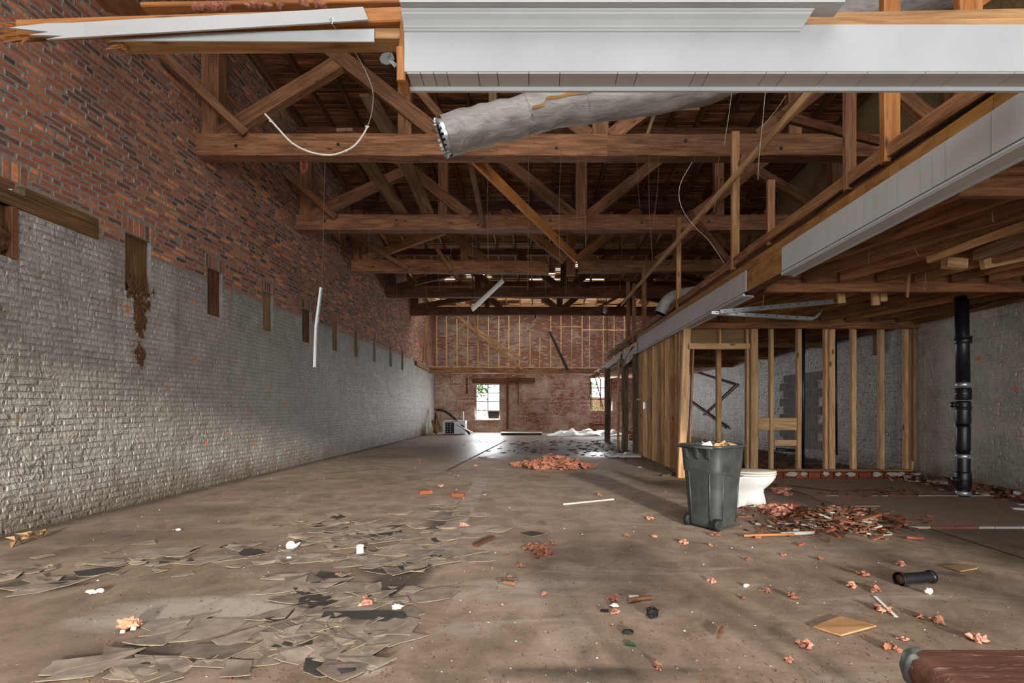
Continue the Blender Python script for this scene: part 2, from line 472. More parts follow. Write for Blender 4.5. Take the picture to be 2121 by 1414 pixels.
M_TILED = plain('dark_tile_underside', (62,58,55), .8, 0, .35, 10)

# ------------------------------------------------------------------ brickwork
REDS = [(150,90,66),(160,104,76),(138,82,62),(124,76,60),(174,112,78),(146,86,60),(112,74,62),(94,70,62),(74,62,58),(188,116,74),(198,122,74),(152,94,68),(134,80,60),(120,76,64)]
MORT = lin((150,138,128))
def brick_geo(a0, a1, b0, b1, pr, rr, ins=.006, jt=.003):
    j = lambda: rr.uniform(-jt, jt)
    base = [(a0,b0),(a1,b0),(a1,b1),(a0,b1)]
    top = [(a0+ins+j(), b0+ins+j()), (a1-ins+j(), b0+ins+j()), (a1-ins+j(), b1-ins+j()), (a0+ins+j(), b1-ins+j())]
    v = [(a, b, -.004) for a, b in base] + [(a, b, pr + rr.uniform(-.002,.002)) for a, b in top]
    f = [(4,5,6,7),(0,1,5,4),(1,2,6,5),(2,3,7,6),(3,0,4,7)]
    return v, f
def cut(a0, a1, holes):             # interval minus the holes' intervals
    out = [(a0, a1)]
    for h0, h1 in holes:
        nx = []
        for s0, s1 in out:
            if h1 <= s0 or h0 >= s1: nx.append((s0, s1)); continue
            if h0 > s0: nx.append((s0, h0))
            if h1 < s1: nx.append((h1, s1))
        out = nx
    return [(s0, s1) for s0, s1 in out if s1 - s0 > .03]
def courses(a_lo, a_hi, b_lo, b_hi, holes, seed):
    """every brick of a wall as (a0,a1,b0,b1)"""
    rr = random.Random(seed); out = []
    i0 = int(b_lo / .0677); i1 = int(b_hi / .0677)
    for i in range(i0, i1):
        b0 = i * .0677 + .0065; b1 = (i + 1) * .0677 - .0065
        if b0 < b_lo - .02: continue
        pitch = .1075 if i % 7 == 3 else .215
        a = a_lo - (i % 2) * pitch / 2 - rr.random() * .02
        hs = [(h[0], h[1]) for h in holes if b1 > h[2] + .012 and b0 < h[3] - .012]
        while a < a_hi:
            wd = pitch + rr.uniform(-.008, .008)
            for s0, s1 in cut(max(a + .0065, a_lo), min(a + wd - .0065, a_hi), hs):
                out.append((s0, s1, b0 + rr.uniform(-.002,.002), b1 + rr.uniform(-.002,.002)))
            a += wd
    return out
def color_attr(me, cols):           # one colour per face
    at = me.color_attributes.new('Col', 'FLOAT_COLOR', 'CORNER')
    buf = []
    for p, c in zip(me.polygons, cols):
        buf += [c[0], c[1], c[2], 1.0] * len(p.vertices)
    at.data.foreach_set('color', buf)
def lay(parent, bricks, fmap, flip, mat, name, stuffname, score, proud, seed, colored=True, limit=300, ins=.0075, jt=.003):
    """the largest-seen bricks become parts, the rest of the wall one 'stuff' part"""
    rr = random.Random(seed)
    sc = sorted(((score(b), i) for i, b in enumerate(bricks)), reverse=True)
    near = {i for s, i in sc[:limit] if s > 0}
    vs, fs, cs = [], [], []; cache = {}
    for i, (a0, a1, b0, b1) in enumerate(bricks):
        c = lin(REDS[rr.randrange(len(REDS))]); k = rr.uniform(1.15, 1.7); c = tuple(q * k for q in c)
        pr = proud + rr.uniform(-.003, .004)
        if i in near:
            key = (round((a1-a0)/.012), rr.randrange(9))
            if key not in cache:
                L = round((a1-a0)/.012)*.012; H = b1 - b0
                v, f = brick_geo(-L/2, L/2, -H/2, H/2, pr, rr, ins, jt)
                o = Vector(fmap(0, 0, 0))
                v = [Vector(fmap(*q)) - o for q in v]
                if flip: f = [tuple(reversed(q)) for q in f]
                me = mesh(name, v, f, mat)
                if colored: color_attr(me, [c] + [MORT] * 4)
                cache[key] = me
            obj(name, cache[key], parent, Matrix.Translation(Vector(fmap((a0+a1)/2, (b0+b1)/2, 0))))
        else:
            v, f = brick_geo(a0, a1, b0, b1, pr, rr, ins, jt)
            n = len(vs); vs += [fmap(*q) for q in v]
            if flip: f = [tuple(reversed(q)) for q in f]
            fs += [tuple(j + n for j in q) for q in f]; cs += [c] + [MORT] * 4
    me = mesh(stuffname, vs, fs, mat)
    if colored: color_attr(me, cs)
    o = obj(stuffname, me, parent); o['kind'] = 'stuff'
    return o
def wall_slab(name, a_lo, a_hi, b_lo, b_hi, holes, t, fmap, flip, mats, split=None, lab=None):
    """a wall with real openings: front, back and the reveals; material 1 below the paint line, 0 above"""
    A = sorted({a_lo, a_hi, *[h[0] for h in holes], *[h[1] for h in holes]})
    B = sorted({b_lo, b_hi, *[h[2] for h in holes], *[h[3] for h in holes], *([split] if split else [])})
    inside = lambda a, b: any(h[0] < a < h[1] and h[2] < b < h[3] for h in holes)
    m = MB()
    fl = (lambda q: tuple(reversed(q))) if flip else (lambda q: q)
    for i in range(len(A) - 1):
        for j in range(len(B) - 1):
            a0, a1, b0, b1 = A[i], A[i+1], B[j], B[j+1]
            if inside((a0+a1)/2, (b0+b1)/2): continue
            mi = 1 if (split and (b0+b1)/2 < split) else 0
            m.add([fmap(a0,b0,0), fmap(a1,b0,0), fmap(a1,b1,0), fmap(a0,b1,0)], [fl((0,1,2,3))], mi)
            m.add([fmap(a0,b0,-t), fmap(a1,b0,-t), fmap(a1,b1,-t), fmap(a0,b1,-t)], [fl((3,2,1,0))], mi)
    for h in holes:
        c = [(h[0],h[2]),(h[1],h[2]),(h[1],h[3]),(h[0],h[3])]
        for k in range(4):
            p, q = c[k], c[(k+1) % 4]
            m.add([fmap(p[0],p[1],0), fmap(q[0],q[1],0), fmap(q[0],q[1],-t), fmap(p[0],p[1],-t)], [fl((0,3,2,1))], 1 if split else 0)
    c = [(a_lo,b_lo),(a_hi,b_lo),(a_hi,b_hi),(a_lo,b_hi)]
    for k in range(4):
        p, q = c[k], c[(k+1) % 4]
        m.add([fmap(p[0],p[1],0), fmap(q[0],q[1],0), fmap(q[0],q[1],-t), fmap(p[0],p[1],-t)], [fl((0,1,2,3))], 0)
    o = m.build(name, mats)
    return tag(o, lab, None, None, 'structure')

# ------------------------------------------------------------------ walls
fl_left = lambda a, b, n: (XL + n, a, b)
fl_right = lambda a, b, n: (XR - n, a, b)
fl_back = lambda a, b, n: (a, YB - n, b)
fl_front = lambda a, b, n: (a, YF + n, b)
PZ0, PZ1 = 2.63, 3.35
PK = [(4.30, 4.66), (5.88, 6.27), (7.35, 7.70), (8.85, 9.19), (10.33, 10.75), (11.85, 12.25), (13.26, 13.62), (14.8, 15.1), (16.4, 16.75), (17.9, 18.2)]
pk_holes = [(a, b, PZ0, PZ1 if a > 5 else 3.12) for a, b in PK]
lintel_hole = (3.6, 5.52, 3.12, 3.36)
wl_holes = pk_holes + [lintel_hole]
wall_left = wall_slab('wall_left', YF, YB, 0, 9.0, wl_holes, .34, fl_left, False, [M_MORTAR, M_PAINTJ], 3.15)
sold = [(a - .06, b + .06, PZ1, PZ1 + .2) for a, b in PK if a > 5] + [(4.2, 4.75, 3.36, 3.56)]
def vis(fx):
    def f(b):
        a = (b[0]+b[1])/2; z = (b[2]+b[3])/2
        d = a; px = CX + fx * F / max(d, .1); py = CY - (z - 1.2) * F / max(d, .1)
        if d < 3 or px < 0 or px > 2121 or py < 0 or py > 1414: return 0
        return (b[1]-b[0]) / d**3
    return f
NOEDGE = [(h[0]-.01, h[1]+.01, h[2], h[3]) for h in wl_holes]
reds = courses(2.2, YB, 3.15, 8.2, NOEDGE + sold, 3)
for h in sold:
    n = max(3, int((h[1]-h[0]) / .075)); w = (h[1]-h[0]) / n
    for k in range(n): reds.append((h[0] + k*w + .005, h[0] + (k+1)*w - .005, h[2] + .005, h[3] - .005))
lay(wall_left, reds, fl_left, False, M_BRICK, 'brick', 'far_brick', vis(XL), .0035, 21)
pts = courses(2.2, YB, 0, 3.15, NOEDGE, 4)
lay(wall_left, pts, fl_left, False, M_PAINT, 'painted_brick', 'far_painted_brick', vis(XL), .004, 22, False, 300, .011, .007)
kinds = [M_OLIVE, M_OLIVE, M_DARK, M_CARD, M_DARK, M_CARD, M_CARD, M_CMU, M_CMU, M_CARD]
for (a, b), mt in zip(PK, kinds):
    board('pocket_filler', (XL - .075, (a+b)/2, PZ0), (XL - .075, (a+b)/2, PZ1 if a > 5 else 3.12), .06, b - a - .005, mt, wall_left, 0, .004)
board('pocket_stud', (XL - .02, 4.62, PZ0), (XL - .02, 4.62, 3.12), .08, .06, M_DARK, wall_left)
board('lintel', (XL - .055, 3.6, 3.2), (XL - .055, 5.515, 3.2), .13, .15, M_OLIVE, wall_left, 0, .004)
board('lintel', (XL - .058, 4.72, 3.317), (XL - .058, 5.515, 3.317), .13, .084, M_OLIVE, wall_left, 0, .004)
board('lintel', (XL - .05, 3.6, 3.33), (XL - .05, 4.62, 3.33), .13, .06, M_DARK, wall_left, 0, .004)
def clod(cx, cy, cz, rx, ry, rz, rr, mb, sub=2, amp=.35):
    bm = bmesh.new(); bmesh.ops.create_icosphere(bm, subdivisions=sub, radius=1)
    o = Vector((rr.uniform(0, 99), rr.uniform(0, 99), rr.uniform(0, 99)))
    vs = []
    for v in bm.verts:
        k = 1 + amp * mnoise.noise(v.co * 2.3 + o) * 1.6
        vs.append((cx + v.co.x*rx*k, cy + v.co.y*ry*k, cz + v.co.z*rz*k))
    mb.add(vs, [tuple(v.index for v in f.verts) for f in bm.faces]); bm.free()
rr = random.Random(8); mb = MB()
clod(XL - .03, 4.42, 2.83, .06, .17, .20, rr, mb, 3, .3)
o = mb.build('nest_clump', M_SOIL, wall_left); 
mb = MB()
for k in range(60):
    t = rr.random(); z = 2.80 - t * .62; sp = .19 * (1 - t) ** 1.2 + .03
    clod(XL + .002, 6.08 + rr.gauss(0, sp * .5), z, .014, rr.uniform(.015,.05), rr.uniform(.02,.10), rr, mb, 2, .8)
for k in range(16):
    t = rr.random()
    clod(XL + .002, 6.10 + rr.gauss(0, .035), 1.98 - t*.24 , .012, .018, .05, rr, mb, 2, .9)
mb.build('nest_clump', M_SOIL, wall_left)

wall_right = wall_slab('wall_right', YF, YB, 0, 9.0, [], .34, fl_right, True, [M_ROUGH, M_PAINTR], 2.95)
rb = courses(4.6, YB, 0, 2.95, [], 6)
lay(wall_right, rb, fl_right, True, M_PAINTR, 'painted_brick', 'far_painted_brick', vis(XR), .005, 23, False, 300, .011, .008)
# patch of grey block infill seen between the studs
k = 0
for zi in range(9):
    for yi in range(4):
        y = 11.2 + yi * .41 + (zi % 2) * .2
        mb = MB(); mb.box((0, 0, 0), (.03, .395, .19)); mb.build('concrete_block', M_CMU, wall_right, Matrix.Translation((XR - .012, y, .35 + zi * .2)))

WIN = [(-3.02, -1.78, .62, 2.42), (2.69, 3.78, 1.08, 2.78)]
wall_back = wall_slab('wall_back', XL, XR, 0, 6.6, [w for w in WIN], .34, fl_back, False, [M_MORTAR, M_BRICKP], 2.85)
bb = courses(XL, XR, 0, 6.5, [(w[0]-.01, w[1]+.01, w[2], w[3]) for w in WIN], 9)
lay(wall_back, bb, fl_back, False, M_BRICKP, 'brick', 'far_brick', lambda b: 0, .008, 24)
wall_front = wall_slab('wall_front', XL, XR, 0, 9.0, [(-4.7, 5.45, .15, 4.3), (5.85, 6.42, .15, 4.3)], .3, fl_front, True, [M_MORTAR])

# ------------------------------------------------------------------ floor, with its stains as a painted mask
def blob(px, py, rx, ry, amt, ch, soft=1.0):
    c = G(px, py); d = c.y
    return (c.x, c.y, rx * d / F, ry * d * d / (1200.0), amt, ch)
ST = [blob(*q) for q in [
    (830,1160,90,30,1,0),(930,1078,40,22,1,0),(830,1200,55,22,1,0),(740,1345,70,30,1,0),(80,1210,90,20,.9,0),(350,1150,60,14,.8,0),(300,1360,220,40,.7,0),
    (620,1170,200,18,.45,0),(250,1110,330,20,.5,0),(420,1055,160,12,.5,0),(610,1010,160,10,.45,0),(800,945,120,8,.55,0),(1150,932,140,9,1,0),(1210,915,90,6,.9,0),(1250,1395,260,22,.75,0),(120,1320,200,40,.35,0),(700,1090,120,20,.4,0),
    (420,1265,210,34,1,1),(230,1290,150,26,.7,1),(1150,1230,330,60,.5,1),(1000,1100,60,40,.5,1),(1500,1180,250,60,.35,1),(1800,1250,200,40,.5,1),(980,1050,20,60,.5,1),(780,1380,40,20,.9,1),
    (1010,925,140,18,1,2),(950,940,60,16,1,2),(1020,905,160,8,.9,2),(1180,938,120,12,.6,2),(1230,940,50,8,.8,2)]]
nx, ny = 100, 270
fv, ff, sc_ = [], [], []
for j in range(ny + 1):
    y = YF + (YB - YF) * j / ny
    for i in range(nx + 1):
        x = XL + (XR - XL) * i / nx
        fv.append((x, y, 0.0))
        s = [0.0, 0.0, 0.0]
        for bx, by, ax, ay, am, ch in ST:
            r = ((x-bx)/ax)**2 + ((y-by)/max(ay, .06))**2
            if r < 4: s[ch] = max(s[ch], am * max(0, 1 - r/2.2))
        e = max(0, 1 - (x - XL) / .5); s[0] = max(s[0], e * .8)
        sc_.append((*s, 1.0))
for j in range(ny):
    for i in range(nx):
        a = j * (nx + 1) + i
        ff.append((a, a + 1, a + nx + 2, a + nx + 1))
fm = mesh('floor', fv, ff, M_FLOOR)
at = fm.color_attributes.new('Stain', 'FLOAT_COLOR', 'POINT')
at.data.foreach_set('color', [q for c in sc_ for q in c])
floor = tag(obj('floor', fm), 'stained bare concrete floor', None, None, 'structure')
# saw-cut joint and raised mosaic patch are parts of the floor
def strip(name, p0, p1, w, h, mat, parent):
    return board(name, Vector(p0) + Vector((0, 0, h/2 - .002)), Vector(p1) + Vector((0, 0, h/2 - .002)), w, h, mat, parent, 0, 0, 0, .001)
strip('floor_joint', G(1048, 912), G(925, 975), .05, .010, M_TILED, floor)
strip('floor_joint', G(1000, 990), G(905, 1150), .22, .004, M_TILE, floor)
strip('floor_joint', G(1925, 1095), G(2180, 1175), .02, .006, M_TILED, floor)
strip('floor_joint', G(1615, 1008), G(1800, 1062), .03, .006, M_TILED, floor)
m = MB(); m.box(((3.75+XR)/2, 6.5, .006), (XR - 3.75, 3.36, .014)); m.build('mosaic_patch', M_MOSAIC, floor)
for y, x0 in ((4.84, 3.72), (6.55, 3.76)):
    x = x0; k = 0
    while x < 6.4:
        L = R.uniform(.16, .26)
        mt = M_CHIPW if R.random() < .84 else M_REDDEB
        board('border_tile', (x, y - .02, .009), (min(x + L - .008, 6.47), y - .02, .009), .024, .022, mt, floor, 0, 0, 0, .002)
        x += L
# ------------------------------------------------------------------ roof: sheet with gaps, rafters and planks
rr = random.Random(31)
m = MB()
N_X, Y_E = 24, [YF - .3 + k * .55 for k in range(62)]
for j in range(len(Y_E) - 1):
    y0, y1 = Y_E[j], min(Y_E[j+1], YB + .3)
    if y0 >= YB + .3: break
    for i in range(N_X):
        x0 = XL - .3 + (XR - XL + .6) * i / N_X; x1 = XL - .3 + (XR - XL + .6) * (i + 1) / N_X
        pr = 0 if y0 < 17.6 else (.22 if y0 < 20.8 else .7)
        if rr.random() < pr and XL < x0 and x1 < XR: continue
        z0, z1 = roofz(y0) + .045, roofz(y1) + .045
        m.add([(x0,y0,z0),(x1,y0,z0),(x1,y1,z1),(x0,y1,z1),(x0,y0,z0+.02),(x1,y0,z0+.02),(x1,y1,z1+.02),(x0,y1,z1+.02)],
              [(3,2,1,0),(4,5,6,7),(0,1,5,4),(1,2,6,5),(2,3,7,6),(3,0,4,7)])
ceiling = tag(m.build('ceiling', M_DARK), 'low sloping plank roof on rafters, gaps of daylight at the rear', None, None, 'structure')
y = YF
while y < YB - .05:
    far = y > 15.2
    w = .085 if far else rr.uniform(.10, .15)
    pitch = w + (rr.uniform(.03, .05) if far else rr.uniform(.004, .014))
    cuts = [XL, rr.uniform(-2.5, 4.0), XR]
    for a, b in zip(cuts[:-1], cuts[1:]):
        if a is None or b is None: continue
        zz = roofz(y + w/2) + .018 + rr.uniform(-.008, .004)
        board('plank', (a + .004, y + w/2, zz), (b - .004, y + w/2, zz), w, .022, M_DECK if not far else M_OLDSTUD, ceiling, 0, .004, rr.randrange(3), .003)
    y += pitch
for k in range(20):
    x = -4.85 + .587 * k
    for (ya, yb) in ((YF, -.4), (-.4, 7.1), (7.1, 13.05), (13.05, 19.2), (19.2, YB)):
        xo = rr.uniform(-.03, .03)
        mt = M_DARK if ya < 13 else M_OLDSTUD
        board('rafter', (x + xo, ya, roofz(ya) - .07), (x + xo, yb, roofz(yb) - .07), .055, .15, mt, ceiling, 0, 0, k % 4)

# ------------------------------------------------------------------ the five trusses
NAMES = ['first heavy timber roof truss from the camera, spanning wall to wall above the silver duct',
         'second heavy timber roof truss, with the bright orange board lying against its chord',
         'third timber roof truss with a splintered middle in its bottom chord',
         'fourth timber roof truss, in front of the daylit roof gaps',
         'rearmost dark timber roof truss nearest the studded back wall']
TD = [7.09, 10.05, 13.05, 16.1, 19.2]
CZ, CH, CW, KX = 5.07, .32, .22, .95
for ti, d in enumerate(TD):
    t = thing('roof_truss', NAMES[ti], 'truss', (XL, d, CZ - CH/2), 'roof trusses')
    y = d + CW/2
    mt = M_TRUSS if ti < 2 else (M_JOIST if ti == 2 else M_DARK)
    zt = roofz(y) - .25                      # axis of the top chord
    zb = CZ + CH/2
    sd = ti * 7
    if ti == 2:
        board('bottom_chord', (XL, y, CZ), (.35, y, CZ - .06), CW, CH, mt, t, 0, .02, sd)
        board('bottom_chord', (1.15, y, CZ - .03), (XR, y, CZ), CW, CH, mt, t, 0, .02, sd + 1)
    else:
        board('bottom_chord', (XL, y, CZ), (KX + .1, y, CZ), CW, CH, mt, t, 0, .008, sd)
        board('bottom_chord', (KX + .1, y, CZ), (XR, y, CZ), CW, CH, mt, t, 0, .008, sd + 1)
    board('top_chord', (XL, y, zt), (XR, y, zt), CW * .9, .20, M_DARK, t, 0, .008, sd)
    board('king_post', (KX, y, zb - (.42 if ti == 2 else .25)), (KX, y, zt - .09), .24, .18, mt, t, 0, .004, sd)
    hh = zt - .1 - zb
    for s in (-1, 1):
        X = lambda v: KX + s * v            # distance from the king post
        wallx = XL + .17 if s < 0 else XR - .17
        board('wall_post', (wallx, y + .05, zb), (wallx, y + .05, zt - .1), .26, .2, mt, t, 0, .004, sd + 2)
        board('web_post', (X(2.9), y + .03, zb), (X(2.9), y + .03, zt - .1), .20, .14, mt, t, 0, .004, sd + 3)
        run = min(hh / .80, 2.6)
        board('diagonal', (X(.16), y - .02, zb - .02), (X(.16 + run), y - .02, zb + hh * min(1, run / (hh / .80))), .15, .22, mt, t, 0, .006, sd + 4)
        x0 = 2.34
        run2 = min(hh / .776, 3.3)
        p0 = Vector((X(x0), y - .03, zb - .02)); p1 = Vector((X(x0 + run2), y - .03, zb + hh * min(1, run2 / (hh / .776))))
        board('diagonal', p0, p1, .15, .22, mt, t, 0, .006, sd + 5)
        # brace from the wall end up to the middle of the outer diagonal
        a = Vector((wallx - s * .15, y - .02, zb + .02))
        fr = .60; q = p0.lerp(p1, fr)
        board('wall_strut', a, q, .14, .20, mt, t, 0, .006, sd + 6)
    for bx in (-4.4, -2.9, -1.2, .3, 2.2, 3.6):
        mb = MB(); mb.lathe([(.0, -.012), (.025, -.012), (.025, .006), (.0, .006)], 8, Matrix.Rotation(math.pi/2, 4, 'X'), 0, False)
        mb.build('bolt_head', M_BLACK, t, Matrix.Translation((bx, d - .002, CZ + (R.random() - .5) * .12)))
# braces running from wall to truss
for k, (a, b, w, h) in enumerate([((XL+.05, 6.4, 5.87), (-4.25, 7.05, 5.2), .10, .12), ((XL+.05, 9.5, 5.85), (-4.15, 10.0, 5.15), .07, .13), ((XL+.05, 12.4, 5.80), (-3.45, 13.0, 4.95), .08, .12)]):
    tag(board('wall_brace', a, b, w, h, M_TRUSS, None, 0, .006, k), ['short sloping brace from the brick wall to the first truss', 'narrow sloping brace from the brick wall to the second truss', 'long sloping brace from the brick wall to the third truss'][k], 'brace')

# ------------------------------------------------------------------ loose boards lodged in the roof
LOOSE = [
 ('loose_plank', P(762,196,7.36), P(838,330,8.7), .26, .05, M_GREYW, 'wide grey plank slanting behind the first truss, left of the duct', 'plank'),
 ('loose_plank', P(836,325,8.75), P(886,441,10.12), .26, .05, M_GREYW, 'wide grey plank resting on the second truss, right one of two', 'plank'),
 ('loose_plank', P(714,268,7.5), P(832,441,10.12), .26, .05, M_GREYW, 'wide grey plank resting on the second truss, left one of two', 'plank'),
 ('loose_board', P(972,318,7.36), P(1192,534,11.3), .05, .21, M_ORANGE, 'bright orange pine board slanting down in front of the second truss', 'board'),
 ('loose_board', P(866,184,7.345), P(930,262,8.0), .05, .14, M_OLDSTUD, 'yellowish board slanting behind the open end of the silver duct', 'board'),
 ('loose_board', P(972,322,7.5), P(1000,462,9.9), .09, .10, M_TRUSS, 'narrow board leaning between the first and second truss left of the orange board', 'board'),
 ('loose_board', P(1020,178,7.318), P(1022,300,7.318), .12, .05, M_GREYW, 'short pale board hanging behind the white beam above the duct', 'board'),
 ('loose_board', P(1150,222,7.318), P(1448,224,7.318), .05, .09, M_GREYW, 'pale board fixed level across the first truss beside the duct', 'board'),
 ('loose_board', P(1338,285,7.3), P(1362,218,7.3), .10, .05, M_GREYW, 'short pale upright board beside the king post of the first truss', 'board'),
 ('loose_board', P(895,500,12.7), P(935,560,12.9), .06, .10, M_JOIST, 'splintered board hanging in front of the third truss', 'board'),
 ('loose_board', P(1215,650,15.9), P(1420,540,15.9), .06, .08, M_DARK, 'long thin dark stick slanting across the fourth truss', 'board'),
]
for i, (nm, a, b, w, h, mt, lab, cat) in enumerate(LOOSE):
    tag(board(nm, a, b, w, h, mt, None, 0, .004, i), lab, cat)

# ------------------------------------------------------------------ partition fascia running away along x = 2.55
FX = 2.55
t = thing('fascia_beam', 'long dropped fascia beam, white panelled, running to the rear above the stud partition', 'beam', (FX, 2.2, 2.56))
RZ = lambda y: min(.10, max(0.0, .015 * (y - 5.0)))
board('timber', (FX + .05, 2.2, 3.03), (FX + .05, 3.6, 3.08), .07, .11, M_JOIST, t, 0, .008, 8)
board('timber', (FX + .05, 3.6, 3.08), (FX + .05, 9.0, 3.12), .07, .11, M_JOIST, t, 0, .008, 1)
board('timber', (FX + .05, 9.0, 3.12), (FX + .05, 17.7, 3.14), .07, .12, M_JOIST, t, 0, .015, 2)
board('timber', (FX + .085, 2.2, 2.975), (FX + .085, 17.7, 3.05), .07, .10, M_DARK, t, 0, .006, 3)
y = 2.2; rr = random.Random(44)
while y < 12.0:
    L = rr.choice([.10, .10, .15, .2, .3]); y1 = y + L
    if 4.98 <= (y + y1) / 2 <= 5.9:
        board('bare_panel', (FX + .012, y + .003, 2.735), (FX + .012, y1 - .003, 2.735), .012, .25, M_PANELBACK, t, 0, 0, 0, .002)
    else:
        board('panel', (FX, y + .0025, 2.7375 + RZ(y) * .4), (FX, y1 - .0025, 2.7375 + RZ(y) * .4), .012, .245 + RZ(y) * .8, M_SOFF, t, 0, 0, 0, .003)
    board('bare_panel', (FX + .012, y + .003, 2.905 + RZ(y) * .85), (FX + .012, y1 - .003, 2.905 + RZ(y) * .85), .012, .092, M_PANELBACK, t, 0, 0, 0, .002)
    y = y1
for (ya, yb) in ((2.2, 4.98), (5.9, 12.0)):
    board('lower_moulding', (FX - .008, ya, 2.588), (FX - .008, yb, 2.588), .03, .022, M_WHITE, t, 0, 0, 0, .006)
    board('lower_moulding', (FX + .045, ya, 2.573), (FX + .045, yb, 2.573), .13, .012, M_SOFF, t, 0, 0, 1, .003)
    board('edge_bead', (FX + .105, ya, 2.562), (FX + .105, yb, 2.562), .022, .018, M_WHITE, t, 0, 0, 2, .006)
board('core', (FX + .07, 2.2, 2.70), (FX + .07, 17.7, 2.70), .08, .22, M_DARK, t, 0, 0, 5)
board('end_panel', (FX, 12.0, 2.74), (FX, 13.0, 2.60), .012, .24, M_CHIPW, t)
board('end_panel', (FX - .01, 13.0, 2.66), (FX - .01, 14.1, 2.60), .012, .42, M_CHIPW, t, .06)
board('end_panel', (FX, 14.6, 2.76), (FX, 17.6, 2.72), .02, .20, M_CHIPW, t, 0, .012)
board('end_bracket', (FX - .02, 12.9, 2.80), (FX - .03, 13.5, 2.62), .02, .05, M_WHITE, t)
mb = MB(); mb.tube(spline([(FX + .04, 2.5, 2.99), (FX + .035, 3.0, 3.0), (FX + .04, 3.6, 3.01), (FX + .035, 4.1, 3.03), (FX + .04, 4.5, 3.01)], 8), .008, 6)
tag(mb.build('black_cable', M_BLACK, None, None, True), 'black cable draped along the side of the fascia timber', 'cable')
# uprights and runner above it
UPS = [(3.55, 3.10, 4.6, .12, .06, M_YEL, 'wide yellow upright board above the fascia, nearest the white beam'),
       (4.0, 3.10, 3.85, .09, .05, M_TRUSS, 'short reddish square-topped upright above the fascia behind the wide yellow one'),
       (5.35, 3.10, 3.72, .08, .05, M_TRUSS, 'reddish short upright above the fascia, in front of the second truss'),
       (6.3, 3.10, 4.80, .10, .06, M_OLDSTUD, 'tall pale brown upright crossing the first truss chord at right'),
       (8.8, 3.08, 4.66, .08, .06, M_OLDSTUD, 'brown upright on the fascia crossed by the long runner'),
       (11.6, 3.05, 4.66, .10, .07, M_TRUSS, 'thick reddish upright on the far part of the fascia'),
       (12.8, 3.04, 4.5, .09, .07, M_TRUSS, 'reddish upright next to the thick one on the far fascia'),
       (13.6, 3.03, 4.75, .10, .08, M_JOIST, 'last dark upright on the far fascia')]
for i, (yy, z0, z1, w, h, mt, lab) in enumerate(UPS):
    tag(board('hanger_post', (FX + .05, yy, z0 - .1), (FX + .05, yy, z1), w, h, mt, None, 0, .003, i), lab, 'post')
tag(board('runner', (2.52, 4.0, 4.10), (2.46, 13.9, 4.18), .04, .09, M_STUD, None, 0, .004, 2), 'long pale batten running to the rear above the fascia', 'batten')
tag(board('short_brace', P(1545,320,6.2), P(1520,372,6.35), .05, .09, M_TRUSS), 'short reddish brace nailed between upright and runner', 'brace')
tag(board('cross_tie', (2.62, 8.3, 4.55), (4.6, 9.6, 3.2), .06, .14, M_DARK), 'dark sloping brace behind the fascia right of the second truss', 'brace')
tag(board('cross_tie', (2.62, 5.2, 4.35), (4.9, 6.9, 5.0), .06, .10, M_DARK), 'dark sloping strut behind the wide yellow upright', 'brace')

# ------------------------------------------------------------------ right bay: girders, joists, boards above
t = thing('joist_ceiling', 'open timber joist ceiling over the right-hand bay', 'ceiling frame', (4.5, 5.6, 2.6))
for i, yy in enumerate((3.1, 5.65, 8.22, 10.8, 13.4, 16.0)):
    board('girder', (FX + .13, yy + .06, 2.745), (XR, yy + .06, 2.745), .10, .24, M_JOIST, t, 0, .006, i)
    board('ledger', (FX + .13, yy - .02, 2.60), (XR, yy - .02, 2.60), .06, .10, M_JOIST, t, 0, .006, i + 9)
for bay, (y0, y1) in enumerate(((1.2, 3.05), (3.2, 5.6), (5.76, 8.16), (8.32, 10.75), (10.9, 13.35), (13.5, 15.95), (16.1, 23.9))):
    for k in range(-3, 10):
        xb = 3.12 + .43 * k + (-.3 if y0 < 3 else 0)         # x where the joist meets its far girder
        xa = xb + .3 * (y1 - y0)
        if xb < FX + .2:
            if xa < FX + .35: continue
            f = (FX + .2 - xb) / (xa - xb)
        else: f = 0
        g = 1.0 if xa < XR - .05 else (XR - .05 - xb) / (xa - xb)
        if g - f < .15: continue
        pb = Vector((xb + (xa - xb) * f, y1 + (y0 - y1) * f, 2.755)); pa = Vector((xb + (xa - xb) * g, y1 + (y0 - y1) * g, 2.755))
        board('joist', pa, pb, .05, .19, M_JOIST if k % 3 else M_TRUSS, t, 0, .004, k + 5)
y = 1.0; rr = random.Random(12)
while y < 23.8:
    w = .19
    board('deck_board', (FX + .12, y + w/2, 2.875), (XR - .01, y + w/2, 2.875), w - .008, .022, M_DARK, t, 0, .002, rr.randrange(4))  # dark timber colour stands in for the shadow gaps between joists
    y += w
board('wall_plate', (XR - .06, 1.0, 2.66), (XR - .06, 23.9, 2.66), .08, .08, M_JOIST, t, 0, .004)
